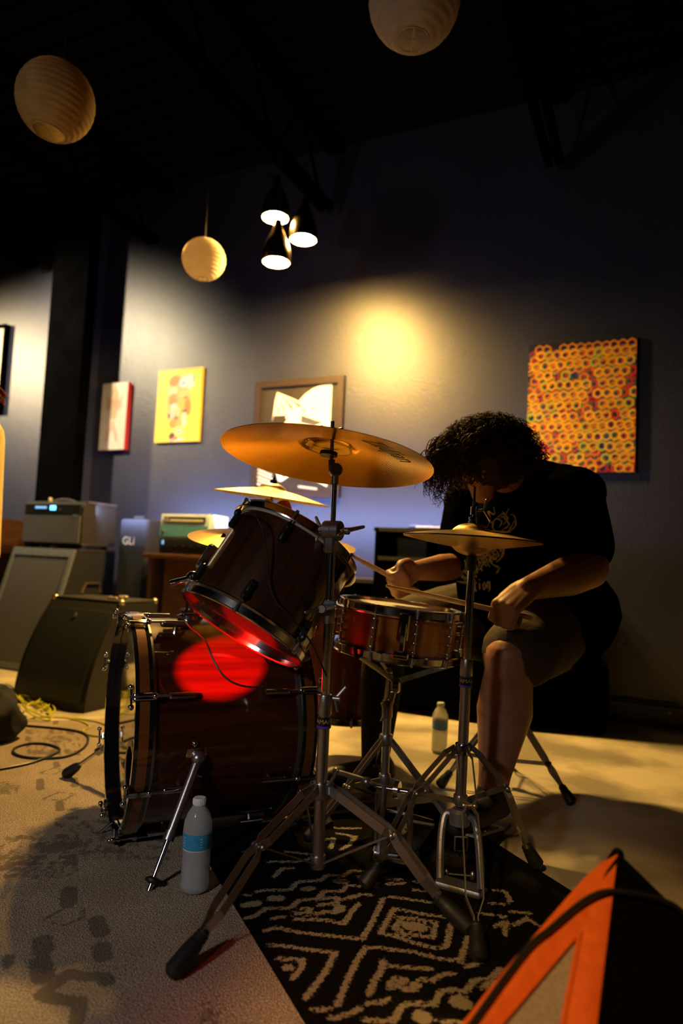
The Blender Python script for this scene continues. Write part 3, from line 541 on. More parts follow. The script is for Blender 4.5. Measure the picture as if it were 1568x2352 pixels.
# wooden stand with papers, far left behind
wx1 = wc(Wy(38, 1230, 3.7)).x; wz1 = wc(Wy(30, 1195, 3.7)).z
t = thing('wooden_stand', 'brown wooden stand with papers, far left behind the slanted cabinet', 'stand', A(wx1 - .3, 3.55, FLOOR))
wbuild('side_board', 'wood', t, wx1 - .05, wx1 + .06, 3.5, 3.9, FLOOR, wz1); wbuild('shelf_board', 'wood', t, wx1 - .6, wx1 - .05, 3.5, 3.9, wz1 - .22, wz1 - .19); wbuild('top_board', 'wood', t, wx1 - .6, wx1 - .05, 3.5, 3.9, wz1 - .03, wz1)
tag(wbuild('paper_stack', 'mesh', None, wx1 - .36, wx1 - .08, 3.52, 3.8, wz1 - .19, wz1 - .06), 'grey stack of papers on the wooden stand at the left edge', 'papers')
# black wedge speaker in front
my = wc(F(190, 1640, FLOOR)).y; mx1 = wc(F(190, 1640, FLOOR)).x; mx0 = mx1 - .48
pt = wc(P(255, 1387, (A(mx1, my + .18)).y)); mz = pt.z
t = thing('curved_speaker', 'black speaker cabinet with a bowed front grille, standing left of the bass drum', 'speaker', A((mx0 + mx1) / 2, my, FLOOR))
cur = [(my + .01 + .20 * s ** 1.9, FLOOR + (mz - FLOOR) * s) for s in [k / 12 for k in range(13)]]
wprism('body', 'tolex_b', t, cur + [(my + .48, mz), (my + .48, FLOOR)], mx0, mx1, ang=20)
n = len(cur) - 2; vs = []
for y, z in cur[1:-1]:
    for x in (mx0 + .03, mx1 - .03): vs += [A(x, y - .012, z), A(x, y + .002, z)]
fs = []
for i in range(n - 1): b_ = i * 4; fs += [(b_, b_ + 2, b_ + 6, b_ + 4), (b_ + 2, b_ + 3, b_ + 7, b_ + 6), (b_, b_ + 4, b_ + 5, b_ + 1)]
fs += [(0, 1, 3, 2), ((n - 1) * 4, (n - 1) * 4 + 2, (n - 1) * 4 + 3, (n - 1) * 4 + 1)]
MB().add(vs, fs).build('grille', 'grille_d', t, ang=50)
wbuild('top_panel', 'tolex', t, mx0, mx1, my + .21, my + .48, mz, mz + .012, bev=.004)
for x, y in ((mx1 - .012, my + .22), (mx1 - .012, my + .47), (mx0 + .012, my + .22)): MB().ball(A(x, y, mz + .004), .018, 10, 6).build('corner_cap', 'edge', t)
s_ = wc(P(189, 1410, A(mx0 + .2, my + .17).y)); MB().lathe([(.010, 0), (.010, .004), (0, .008)], 10, A(s_.x, my + .145, s_.z), -WY).build('badge', 'steel', t)
for k in range(5):
    c = A(mx1 - .10 - random.random() * .12, my + .28 + k * .035, mz + .019); o = MB().box(c, (.055, .022, .012), Matrix.Rotation(random.uniform(0, 3), 3, 'Z'), .003).build('made_up_clip', 'edge'); tag(o, 'small made-up metal clip for a shiny spot on the bowed speaker', 'clip', 'made-up metal clips on the bowed speaker')  # invented clips in place of shiny spots on the speaker top
# GLi speaker behind, and desk
gx0 = wc(Wy(276, 1195, 3.5)).x; gx1 = wc(Wy(334, 1300, 3.5)).x; gz = wc(Wy(290, 1192, 3.5)).z
t = thing('lettered_speaker', 'tall black speaker with white lettering between the amplifier head and desk', 'speaker', A((gx0 + gx1) / 2, 3.5, FLOOR))
wbuild('body', 'tolex_b', t, gx0, gx1, 3.5, 3.86, FLOOR, gz, bev=.012); wbuild('grille', 'grille_d', t, gx0 + .02, gx1 - .02, 3.488, 3.5, .1, gz - .18)
gp = wc(Wy(297, 1243, 3.495)); text_obj('GLi', 'lettering', 'offwhite', t, lambda x, y: A(gp.x + x, 3.486, gp.z + y), .072)
o = MB().box(A(gx0 + .08, 3.6, gz + .014), (.09, .03, .026), WROT, .006).build('cloth_bundle', 'tolex'); tag(o, 'small tan bundle on top of the lettered black speaker', 'bundle')
dx0 = wc(Wy(326, 1275, 3.32)).x; dx1 = wc(Wy(560, 1290, 3.32)).x; dz = wc(Wy(390, 1272, 3.32)).z
t = thing('wooden_desk', 'dark brown wooden desk behind the rack tom', 'desk', A((dx0 + dx1) / 2, 3.55, FLOOR))
wbuild('desk_top', 'wood', t, dx0, dx1, 3.32, 3.84, dz - .03, dz, bev=.004); wbuild('side_panel', 'wood', t, dx0 + .02, dx0 + .05, 3.36, 3.82, FLOOR, dz - .03); wbuild('side_panel', 'wood', t, dx1 - .05, dx1 - .02, 3.36, 3.82, FLOOR, dz - .03)
wbuild('front_panel', 'wood', t, dx0 + .13, dx1 - .05, 3.38, 3.40, .08, dz - .03)
bx0 = wc(Wy(334, 1200, 3.6)).x; bx1 = wc(Wy(366, 1200, 3.6)).x
tag(wbuild('brown_case', 'tolex', None, bx0 - .1, bx1 + .5, 3.66, 3.84, dz, wc(Wy(345, 1194, 3.66)).z, bev=.005), 'dark brown case at the back of the desk against the wall', 'case')
ex0 = wc(Wy(366, 1240, 3.36)).x; ex1 = wc(Wy(545, 1240, 3.36)).x; ez = wc(Wy(400, 1234, 3.36)).z
t = thing('rack_unit', 'black electronics unit on the desk under the white device', 'electronics', A((ex0 + ex1) / 2, 3.5, dz))
wbuild('body', 'plastic', t, ex0, ex1, 3.36, 3.62, dz, ez - .004, bev=.004)
wbuild('display', 'led2', t, ex0 + .022, ex0 + .034, 3.357, 3.36, ez - .045, ez - .020)
for k in range(4): MB().lathe([(.008, 0), (.007, .010), (0, .010)], 10, A(ex0 + .12 + k * .06, 3.36, dz + .05), -WY).build('knob', 'plastic', t)
fx0 = wc(Wy(368, 1205, 3.38)).x; fx1 = wc(Wy(481, 1205, 3.38)).x; fz = wc(Wy(420, 1181, 3.38)).z
t = thing('white_device', 'white and teal tabletop device on the black electronics unit', 'electronics', A((fx0 + fx1) / 2, 3.45, ez))
wbuild('body', 'white', t, fx0, fx1, 3.38, 3.58, ez - .002, fz, bev=.006); zm = (ez + fz) / 2
wbuild('lower_panel', 'teal', t, fx0 + .006, fx1 - .006, 3.374, 3.381, ez + .006, zm); wbuild('slot', 'plastic', t, fx0 + .03, fx1 - .03, 3.375, 3.382, zm + .022, zm + .055); wbuild('slot_card', 'mesh', t, fx0 + .035, fx0 + .07, 3.372, 3.376, zm + .024, zm + .05); wbuild('slot_sheet', 'offwhite', t, fx0 + .08, fx1 - .045, 3.372, 3.376, zm + .027, zm + .040)
MB().lathe([(.010, 0), (.008, .012), (0, .012)], 12, A(fx0 + .035, 3.374, ez + .035), -WY).build('knob', 'steel', t)
# black shelf unit behind the drummer
sx0 = wc(Wy(862, 1215, 3.42)).x; sx1 = sx0 + .84; sz = wc(Wy(870, 1211, 3.42)).z
t = thing('shelf_unit', 'black open shelf unit behind the drummer', 'shelf', A((sx0 + sx1) / 2, 3.6, FLOOR))
for q in ((sx0, sx0 + .02, 3.42, 3.86, FLOOR, sz), (sx1 - .02, sx1, 3.42, 3.86, FLOOR, sz)): wbuild('side_panel', 'black_paint', t, *q)
for z_, mt_ in ((sz - .02, 'tolex'), (sz - .175, 'tolex'), (.04, 'black_paint')): wbuild('shelf_board', mt_, t, sx0 - (.01 if z_ > sz - .1 else -.02), sx1 - .02, 3.42, 3.86, z_, z_ + .02)
wbuild('back_panel', 'black_paint', t, sx0 + .02, sx1 - .02, 3.84, 3.86, .06, sz - .02)
wbuild('door_panel', 'black_paint', t, sx0 + .02, sx1 - .02, 3.425, 3.44, .06, sz - .175)
for x, w_, c_, lb in ((sx0 + .12, .16, 'plastic', 'black box with a grey rim in the left cubby'), (sx0 + .40, .16, 'grille_d', 'dark grey box in the middle of the shelf cubby')):
    t2 = thing('storage_box', lb + ' of the shelf unit', 'box', A(x + w_ / 2, 3.5, sz - .155)); wbuild('body', c_, t2, x, x + w_, 3.45, 3.7, sz - .155, sz - .06); wbuild('rim', 'tolex', t2, x - .004, x + w_ + .004, 3.446, 3.704, sz - .066, sz - .054)
for x, y, w_, d_, h_, c_, nm, lb in ((sx0 + .16, 3.5, .14, .10, .022, 'plastic', 'black_case', 'flat black case lying on the shelf unit at its left end'), (sx0 + .22, 3.44, .30, .05, .012, 'stick', 'wooden_ruler', 'pale wooden strip lying along the front of the shelf top'), (sx0 + .42, 3.46, .12, .10, .030, 'white', 'white_box', 'small white box on the shelf top beside the drummer')):
    tag(wbuild(nm, c_, None, x, x + w_, y, y + d_, sz, sz + h_, bev=.003), lb, nm.split('_')[1])
sb = Wy(1052, 1180, 3.6); sb = A(wc(sb).x, 3.6, sz)
t = thing('spray_bottle', 'white bottle with a yellow cap on the shelf, behind the drummer shoulder', 'bottle', sb)
MB().lathe([(.028, 0), (.030, .01), (.030, .11), (.024, .135), (.012, .15), (.012, .155)], 20, sb).build('body', 'white', t); MB().lathe([(.013, .155), (.014, .175), (.010, .185), (0, .185)], 16, sb).build('cap', 'cable_y', t)
qx = wc(F(1385, 1690, FLOOR)); tag(wbuild('dark_filler_block', 'black_paint', None, sx1 + .02, qx.x, qx.y, qx.y + .34, FLOOR, .27, bev=.01), 'low black block added for the dark mass behind the drum throne', 'case')  # added plain block that fills the dark area behind the throne
# low unit left of the shelf
lz = wc(Wy(835, 1330, 3.5)).z; lx1 = sx0 - .01; lx0 = wc(Wy(700, 1330, 3.5)).x
t = thing('low_cabinet', 'low black cabinet with a brown top board left of the shelf unit', 'cabinet', A((lx0 + lx1) / 2, 3.6, FLOOR))
wbuild('top_board', 'tolex', t, lx0, lx1, 3.48, 3.86, lz - .02, lz); wbuild('body', 'black_paint', t, lx0 + .01, lx1 - .01, 3.54, 3.85, FLOOR, lz - .02); wbuild('side_panel', 'black_paint', t, lx1 - .05, lx1 - .005, 3.5, 3.54, FLOOR, lz - .02)
# cables on the floor
def cable(name, lab, pts, r, mat, z=None):
    pts = [F(x, y, (z if z is not None else 0) + r) for x, y in pts]
    o = MB().tube(smooth_path(pts, 8), r, 8).build(name, mat); return tag(o, lab, 'cable')
cable('black_cable', 'black cable looping over the beige rug at the left', [(-30, 1772), (60, 1755), (110, 1738), (137, 1722), (110, 1710), (70, 1708), (35, 1718), (35, 1732), (75, 1741), (150, 1738), (195, 1715), (200, 1690), (170, 1678), (110, 1671), (30, 1665), (-20, 1662)], .0048, 'cable')
cable('yellow_cable', 'thin yellow green cable looping behind the bass drum spur', [(40, 1655), (90, 1648), (170, 1650), (230, 1660), (262, 1678), (250, 1689), (215, 1690), (190, 1680), (205, 1668), (180, 1655), (130, 1646)], .0040, 'cable_y')
pts = []
for k in range(70):
    a = k * .45; rq = 1 + .55 * math.sin(k * .83) * math.cos(k * .31); pts.append(F(80 + 30 * rq * math.cos(a) + 14 * math.sin(k * .21), 1620 + 19 * rq * math.sin(a * 1.03) + 12 * math.cos(k * .17), .004 + (k % 13) * .002))
tag(MB().tube(smooth_path([F(-20, 1585, .01), F(10, 1572, .01), F(28, 1578, .01), F(38, 1590, .01)] + pts, 3), .0036, 6).build('yellow_cable_coil', 'cable_y'), 'coil of yellow cable heaped on the floor in front of the speakers', 'cable')
# bottles
def bottle(name, lab, x, y, z, h, lmat, full=.82):
    b = F(x, y, z); t = thing(name, lab, 'bottle', b); s = h / .205; R = .0325 * s
    pr = [(0, .004), (R * .7, 0), (R * .93, .006), (R, .014)]
    zz = .02
    while zz < .092: pr += [(R, zz), (R * .935, zz + .0045)]; zz += .009
    pr += [(R * .94, .094), (R * .96, .10), (R, .12), (R, .142), (R * .95, .155), (R * .75, .172), (R * .45, .187), (R * .40, .190), (R * .40, .192)]
    pr = [(r, q * s if i > 0 else q) for i, (r, q) in enumerate(pr)]
    MB().lathe(pr, 32, b).build('bottle_body', 'water', t, ang=60)
    MB().open_lathe([(R * .90, .0965 * s), (R * .985, .0975 * s), (R * 1.012, .132 * s), (R * .97, .133 * s)], 32, b).build('label', lmat, t)
    MB().open_lathe([(R * .98, .0955 * s), (R * .985, .0985 * s)], 32, b).build('label_edge', 'offwhite', t)
    cp = MB(); cp.lathe([(R * .44, .190 * s), (R * .45, .192 * s), (R * .45, .203 * s), (R * .41, .205 * s), (0, .205 * s)], 28, b)
    for k in range(24): a = k * math.pi / 12; cp.box(b + Vector((R * .455 * math.cos(a), R * .455 * math.sin(a), .197 * s)), (.0012, .0012, .011 * s))
    cp.build('cap', 'cap', t); return t, b, R, s
t, b, R, s = bottle('water_bottle', 'full water bottle with a blue label on the beige rug in front', 446, 2045, 0, .205, 'label')
for k in range(4):
    for j, w_ in ((0, .012), (1, .009)):
        a0 = -math.pi / 2 - .95 + j * 1.35; z_ = (.106 + k * .0058) * s; q = [b + Vector(((R * 1.02) * math.cos(a0 + i * .08), (R * 1.02) * math.sin(a0 + i * .08), z_)) for i in range(int(w_ / .0026))]
        MB().tube(q, .0007, 4).build('label_line', 'white', t)
bottle('water_bottle', 'half hidden water bottle with a dark blue label on the concrete behind the hi-hat', 1008, 1729, FLOOR, .205, 'label_d')
# ================================================================ DRUMS
def ringpt(c, R, r, a, z): return c + R @ Vector((r * math.cos(a), r * math.sin(a), z))
def lug_set(t, c, R, r, L, n, a0, kind, rimr, tw=.016, ang_list=None):
    for k in range(n):
        a = a0 + 2 * math.pi * k / n; Rk = R @ Matrix.Rotation(a, 3, 'Z')
        def q(x, y, z): return c + Rk @ Vector((x, y, z))
        if kind == 'tube':
            lg = MB(); lg.cyl(q(r + .014, 0, .02), q(r + .014, 0, L - .02), .0042, n=10)
            for z in (.022, L / 2 - .012, L / 2 + .012, L - .022): lg.cyl(q(r - .002, 0, z), q(r + .014, 0, z), .0045, n=8); lg.ball(q(r + .014, 0, z), .0062, 8, 6)
            lg = lg.build('lug', 'chrome', t)
            for z0, z1 in ((.02, -.008), (L - .02, L + .008)): MB().cyl(q(r + .014, 0, z0), q(r + .014, 0, z1), .0028, n=8).lathe([(.0042, 0), (.0042, .008), (0, .009)], 6, q(r + .014, 0, z1), Rk @ Vector((0, 0, z1 - z0))).build('tension_rod', 'steel', lg)
        else:
            for z, dz in ((.045, -1), (L - .045, 1)):
                lg = MB(); lg.box(q(r + .007, 0, z), (.018, tw, .046), Rk, .006); lg.ball(q(r + .012, 0, z + dz * .018), (.009, .008, .012), 10, 6, Rk); lg = lg.build('lug', 'plastic' if kind == 'dark' else 'chrome', t)
                e = (-.010 if dz < 0 else L + .010); MB().cyl(q(r + .013, 0, z + dz * .02), q(r + .013, 0, e), .0028, n=8).lathe([(.0045, 0), (.0045, .008), (0, .009)], 6, q(r + .013, 0, e), Rk @ Vector((0, 0, dz))).build('tension_rod', 'steel', lg)
def flange_hoop(t, c, axis, r, up, mat='chrome'):
    s = 1 if up else -1
    p = [(r + .001, 0), (r + .004, .0), (r + .005, s * -.010), (r + .018, s * -.012), (r + .019, s * -.009), (r + .008, s * -.006), (r + .007, s * .010), (r + .010, s * .013), (r + .008, s * .015), (r + .003, s * .012)]
    return MB().lathe(p, 56, c, axis, closed=True).build('hoop', mat, t)
def drum(name, lab, c, axis, r, L, shell, n, a0, kind, top='head_coated', bot='head_res'):
    c = Vector(c); ax = Vector(axis).normalized(); R = frame(ax); t = thing(name, lab, 'drum', c)
    MB().lathe([(r, 0), (r, L), (r - .007, L), (r - .007, 0)], 72, c, ax, closed=True).build('shell', shell, t)
    MB().lathe([(r + .003, L - .012), (r + .003, L + .001), (r - .004, L + .004), (0, L + .004)], 56, c, ax).build('batter_head', top, t)
    MB().lathe([(0, -.004), (r - .004, -.004), (r + .003, -.001), (r + .003, .012)], 56, c, ax).build('resonant_head', bot, t)
    flange_hoop(t, c + ax * (L + .001), ax, r, True); flange_hoop(t, c - ax * .001, ax, r, False)
    lug_set(t, c, R, r, L, n, a0, kind, r); return t, c, ax, R
# bass drum
BN = Vector((-math.cos(math.radians(25)), -math.sin(math.radians(25)), 0)); BF = Vector((-.569, 1.93, .295)); BL = .43; BR = .278
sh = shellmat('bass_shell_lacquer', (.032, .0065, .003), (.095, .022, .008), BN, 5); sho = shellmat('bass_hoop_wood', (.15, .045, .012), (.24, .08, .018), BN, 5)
bd = thing('bass_drum', 'large reddish brown bass drum lying on its side with a black front head', 'drum', Vector((BF.x - BN.x * -.2 * 0, BF.y, 0)))
ax = -BN; Rb = frame(ax, Z); c0 = BF   # local z runs from the front head to the batter side
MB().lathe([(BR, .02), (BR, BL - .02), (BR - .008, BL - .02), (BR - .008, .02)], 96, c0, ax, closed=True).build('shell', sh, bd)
def bhoop(z0, z1):
    h = MB().lathe([(BR + .003, z0), (BR + .016, z0), (BR + .016, z1), (BR + .003, z1)], 96, c0, ax, closed=True).build('hoop', 'hoop_black', bd)
    zm, w_ = (z0 + z1) / 2, (z1 - z0) * .27
    MB().lathe([(BR + .0155, zm - w_), (BR + .0172, zm - w_), (BR + .0172, zm + w_), (BR + .0155, zm + w_)], 96, c0, ax, closed=True).build('hoop_inlay', sho, h)
    e = z1 + .004 if z0 < .1 else z0 - .004
    MB().lathe([(BR + .001, e - .004), (BR + .007, e - .004), (BR + .007, e + .004), (BR + .001, e + .004)], 96, c0, ax, closed=True).build('flesh_ring', 'steel', bd)
bhoop(-.022, .022); bhoop(BL - .020, BL + .022)
MB().lathe([(0, .0), (BR - .004, .0), (BR + .003, .008), (BR + .003, .014)], 96, c0, ax).build('front_head', 'head_clear', bd)
MB().lathe([(BR + .003, BL - .014), (BR + .003, BL - .008), (BR - .004, BL), (0, BL)], 96, c0, ax).build('batter_head', 'head_coated', bd)
pc = c0 + Rb @ Vector((-.08, 0, 0)) + Z * -.10 - BN.cross(Z) * .05
MB().lathe([(.058, -.001), (.072, -.001), (.072, -.004), (.058, -.004)], 48, pc, ax, closed=True).build('port_ring', 'steel', bd); MB().lathe([(0, -.0015), (.058, -.0015), (.058, -.0005), (0, -.0005)], 48, pc, ax).build('port_opening', 'black_paint', bd)
side = Vector((-ax.y, ax.x, 0)); 
if side.y > 0: side = -side
for k in range(8):
    a = math.radians(22.5 + 45 * k); rad = side * math.cos(a) + Z * math.sin(a); tg = (-side * math.sin(a) + Z * math.cos(a))
    Rk = Matrix((rad, tg, ax)).transposed()
    for e, s in ((-.022, 1), (BL + .022, -1)):
        def q(x, z): return c0 + rad * x + ax * (e + s * z)
        cl = MB(); cl.box(q(BR + .008, -.004), (.024, .020, .006), Rk, .002); cl.box(q(BR + .024, .020), (.005, .018, .048), Rk, .002); cl.ball(q(BR + .024, .046), (.008, .009, .008), 10, 6, Rk); cl = cl.build('claw', 'chrome', bd)
        MB().cyl(q(BR + .024, -.006), q(BR + .024, .085), .0032, n=8).lathe([(.006, 0), (.006, .008), (0, .010)], 6, q(BR + .024, -.006), -ax * s).build('tension_rod', 'steel', cl)
        if s > 0 or True: MB().bar(q(BR + .024, -.012) - tg * .022, q(BR + .024, -.012) + tg * .022, .005, .007, rad).ball(q(BR + .024, -.012) - tg * .024, .0075, 10, 6).ball(q(BR + .024, -.012) + tg * .024, .0075, 10, 6).build('tee_handle', 'chrome', cl)
        lg = MB(); lg.cyl(q(BR + .018, .085), q(BR + .018, .145), .0085, n=14); lg.ball(q(BR + .018, .085), .0088, 12, 6); lg.cyl(q(BR - .001, .12), q(BR + .018, .12), .007, n=10); lg.build('lug', 'chrome', bd)
# spurs
def spur(top, foot, tipz, lab_cap):
    top = Vector(top); foot = Vector(foot); d = (foot - top).normalized(); L = (foot - top).length
    s = MB(); s.cyl(top, top + d * L * .60, .0105, n=16); s.ball(top, .018, 12, 8); s.cyl(top + d * L * .57, top + d * L * .64, .0135, n=16); s = s.build('spur', 'steel', bd)
    MB().cyl(top + d * L * .62, foot, .0058, n=12).build('spur_rod', 'chrome', s)
    if lab_cap: MB().lathe([(.010, 0), (.018, .004), (.018, .010), (.010, .014)], 16, top + d * (L * .905), d).build('foot_nut', 'rubber', s)
    else: MB().lathe([(.009, 0), (.016, .02), (.019, .055), (.016, .066), (0, .070)], 16, foot - d * .062, d).build('rubber_foot', 'rubber', s)
    br_ = MB(); br_.box(top + Vector((-.012, .02, .012)), (.034, .03, .055), frame(ax), .005); br_.ball(top + Vector((-.01, .0, .035)), .008, 8, 6); br_.cyl(top + Vector((-.02, 0, -.03)), top + Vector((.01, .01, -.045)), .005, n=8); br_.build('spur_bracket', 'chrome', bd)
spur(P(455, 1742, 1.73), F(342, 2046, 0), 0, True)
f2 = F(152, 1778, .01); spur(c0 + ax * .13 - side * .285 - Z * .05, f2, 0, False)
# small anchor seen beneath the drum, front left
MB().tube([c0 - ax * .02 + Z * -.27 + side * .02, c0 - ax * .05 + Z * -.292 + side * .02], .004).build('hoop_clip', 'chrome', bd)
# tom holder on the bass drum
hp = P(445, 1415, 1.80); hq = c0 + ax * .16 + Z * (BR - .002); hq2 = P(450, 1402, 1.86)
hd = MB(); hd.lathe([(.038, 0), (.038, .010), (.026, .016), (.020, .018)], 24, Vector((hq.x, hq.y, hq.z))); hd.cyl(hq, hq + Z * .12, .016, n=20); hd.box(hq + Z * .02, (.07, .05, .018), frame(Z, ax), .005); hd.build('tom_post', 'chrome', bd)
MB().cyl(hq + Z * .11, hq + Z * .11 + Vector((.08, .05, .14)), .009, n=14).box(hq + Z * .115, (.036, .036, .036), None, .008).build('tom_arm', 'chrome', bd)
# rack tom
tb = P(562, 1437, 1.68); tt = P(683, 1245, 1.762); TAX = (tt - tb).normalized()
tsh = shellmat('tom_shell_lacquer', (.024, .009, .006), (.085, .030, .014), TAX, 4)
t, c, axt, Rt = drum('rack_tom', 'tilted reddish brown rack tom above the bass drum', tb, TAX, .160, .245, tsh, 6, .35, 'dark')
# bracket and isolation mount on its left
pb_ = P(478, 1300, 1.80); mm = MB(); mm.box(P(480, 1285, 1.78), (.018, .045, .075), Rt, .006); mm.build('mount_plate', 'chrome', t)
MB().cyl(P(390, 1340, 1.78), P(440, 1328, 1.8), .0085, n=12).ball(P(442, 1327, 1.8), .018, 12, 8).cyl(P(442, 1327, 1.8), P(470, 1310, 1.8), .012, n=12).build('mount_arm', 'chrome', t)
# floor tom
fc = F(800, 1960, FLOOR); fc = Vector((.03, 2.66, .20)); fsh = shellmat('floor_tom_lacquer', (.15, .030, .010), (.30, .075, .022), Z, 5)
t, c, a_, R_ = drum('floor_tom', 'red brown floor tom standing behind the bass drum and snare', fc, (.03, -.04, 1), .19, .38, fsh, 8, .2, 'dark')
for k in range(3):
    a = 1.0 + k * 2.094; p = fc + Vector((math.cos(a), math.sin(a), 0)) * .205; lg = MB().tube([p + Z * .26, p + Z * -.10, p + Vector((math.cos(a), math.sin(a), 0)) * .03 + Z * -.19], .0055, 10).build('leg', 'chrome', t); MB().lathe([(.010, 0), (.014, .01), (.013, .035), (.008, .04)], 14, Vector((p.x, p.y, 0)) + Vector((math.cos(a), math.sin(a), 0)) * .032 + Z * FLOOR).build('rubber_foot', 'rubber', lg)
# snare
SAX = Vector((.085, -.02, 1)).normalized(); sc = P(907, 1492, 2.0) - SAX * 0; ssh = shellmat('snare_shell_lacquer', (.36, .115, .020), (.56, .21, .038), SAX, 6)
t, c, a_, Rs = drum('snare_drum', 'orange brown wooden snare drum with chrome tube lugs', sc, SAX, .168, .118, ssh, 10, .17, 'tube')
th = MB(); vv_ = Rs.transposed() @ Vector((-.02, -1, 0)); aa = math.atan2(vv_.y, vv_.x); Rk = Rs @ Matrix.Rotation(aa, 3, 'Z'); th.box(c + Rk @ Vector((.185, 0, .085)), (.020, .030, .075), Rk, .005); th.box(c + Rk @ Vector((.196, 0, .06)), (.010, .016, .075), Rk, .003); th.box(c + Rk @ Vector((.185, 0, .012)), (.026, .044, .02), Rk, .004); th.build('strainer', 'chrome', t)
# snare stand
def tripod_leg(t, top, foot, low, w=.013, split=.42, double=True, rub=.075, bendout=.0, mat='steel', bw=.013, flat_brace=False):
    top, foot, low = Vector(top), Vector(foot), Vector(low); d = (foot - top).normalized(); L = (foot - top).length
    sd = d.cross(Z).normalized(); nrm = sd.cross(d).normalized(); J = top + d * L * split + nrm * bendout; E_ = foot - d * rub * .8
    lg = MB()
    if double:
        for s in (-1, 1):
            a = top + sd * s * .006; b1 = top + d * L * .07 + sd * s * w + nrm * bendout * .3; b2 = J - (J - top).normalized() * .02 + sd * s * w; jj = J + sd * s * .004; b3 = J + (E_ - J).normalized() * .022 + sd * s * w; b4 = E_ - (E_ - J).normalized() * .055 + sd * s * w; b5_ = E_ - (E_ - J).normalized() * .02 + sd * s * .004; b6_ = E_ + sd * s * .004
            q = [a, b1, b2, jj, b3, b4, b5_, b6_]
            for u, v in zip(q[:-1], q[1:]): lg.bar(u, v, .0022, .013, nrm.cross(d) if False else sd.cross(v - u) * 0 + nrm) if False else lg.box((u + v) / 2, (.0022, bw, (v - u).length + .001), frame(v - u, nrm))
        lg.cyl(J - sd * .012, J + sd * .012, .0058, n=12); lg.ball(J + sd * .012, .0068, 8, 6); lg.ball(J - sd * .012, .0068, 8, 6)
    else: lg.box((top + E_) / 2, (.018, .006, (E_ - top).length), frame(E_ - top, nrm), .002)
    lg = lg.build('leg', mat, t)
    MB().lathe([(.008, 0), (.0135, .008), (.0125, .012), (.0145, .018), (.0135, .022), (.0155, .028), (.018, .05), (.019, rub), (.012, rub + .008), (0, rub + .010)], 16, foot - d * rub, d).build('rubber_foot', 'rubber', lg)
    MB().box((J + low) / 2, ((.013, .0028) if flat_brace else (.003, .013)) + ((J - low).length,), frame(J - low, nrm)).build('brace', mat, lg)
    return lg
def collar(t, p, d, r, L, mat='steel', name='collar'): return MB().lathe([(r * .95, 0), (r, .002), (r, L - .002), (r * .95, L)], 20, p, d).build(name, mat, t)
def wingnut(t, p, d, side_, s=1.0):
    m = MB(); d = Vector(d).normalized(); u = Vector(side_).normalized(); m.cyl(p, p + d * .016 * s, .007 * s, n=12)
    for k in (-1, 1): m.add([], []); m.cone(p + d * .008 * s + u * k * .004, p + d * .020 * s + u * k * .028 * s, .005 * s, .0035 * s, 8)
    return m.build('wing_nut', 'steel', t)
b0 = F(905, 1985, BZ); sb0 = Vector((.165, 2.08, 0))
t = thing('snare_stand', 'chrome tripod stand with basket arms under the snare drum', 'stand', sb0)
top = P(919, 1575, 2.08); top = Vector((sb0.x + .02, 2.08, top.z))
MB().cyl(sb0 + Z * .10, sb0 + Z * .33, .0125, n=16).cyl(sb0 + Z * .30, top, .0085, n=14).build('tube', 'steel', t); collar(t, sb0 + Z * .30, Z, .016, .05); wingnut(t, sb0 + Z * .315, (-1, 0, 0), Z, .9)
bk = MB(); bk.box(top, (.03, .03, .04), None, .006); bk.cyl(top + Vector((-.02, 0, .04)), top + Vector((-.03, 0, -.09)), .007, n=10); bk.ball(top + Vector((-.02, 0, .04)), .012); bk.build('basket_joint', 'chrome', t)
tp = sc - SAX * .014
for a in (-.15, 1.95, 4.05):
    o_ = Vector((math.cos(a), math.sin(a), 0)); e = tp + o_ * .17; e.z += -.085 * .17 * o_.x
    ar = MB(); ar.box((top + Z * .01 + e) / 2, (.016, .004, (e - top - Z * .01).length), frame(e - top - Z * .01, o_.cross(Z))); ar = ar.build('basket_arm', 'chrome', t); MB().tube([e - o_ * .01, e + o_ * .018, e + o_ * .024 + Z * .030], .006, 10).build('rubber_tip', 'rubber', ar)
for a in (math.radians(-30), math.radians(95), math.radians(215)):
    o_ = Vector((math.cos(a), math.sin(a), 0)); tripod_leg(t, sb0 + Z * .235 + o_ * .015, sb0 + o_ * .26 + Z * (-.002), sb0 + Z * .12 + o_ * .012, .009, .5, True, .05)
collar(t, sb0 + Z * .22, Z, .020, .03); collar(t, sb0 + Z * .105, Z, .018, .03)

# ================================================================ CYMBALS
def cymbal(name, lab, c, nrm, r, bell=.075, prof_h=.055, bell_h=.024, mat=None, color=(.74, .46, .12), rough=.27, group='cymbals of the drum kit'):
    c = Vector(c); n = Vector(nrm).normalized(); top = []; br_ = bell
    for k in range(25):
        q = r * k / 24
        if q < br_: z = bell_h * math.sqrt(max(0, 1 - (q / br_) ** 2)) * .9 + 0
        else: z = 0
        z += -prof_h * ((q / r) ** 1.5); top.append((max(q, .006), z))
    th = .0014; prof = [(a, b - th) for a, b in top][::-1] + top; prof = [(top[0][0], top[0][1] - th)] + prof[24 - 24:] if False else [(a, b - th) for a, b in top][::-1] + top
    m = cymmat(name + '_bronze', c, n, color, rough)
    t = thing(name, lab, 'cymbal', c, group)
    MB().lathe(prof, 96, c, n, closed=True).build('bronze_disc', m, t, ang=50)
    R = frame(n)
    def surf(x, y, under=True):
        q = math.hypot(x, y); z = -prof_h * ((q / r) ** 1.5) + (bell_h * math.sqrt(max(0, 1 - (q / br_) ** 2)) * .9 if q < br_ else 0)
        return c + R @ Vector((x, y, z - (th + .0004 if under else -.0004)))
    return t, c, n, R, surf
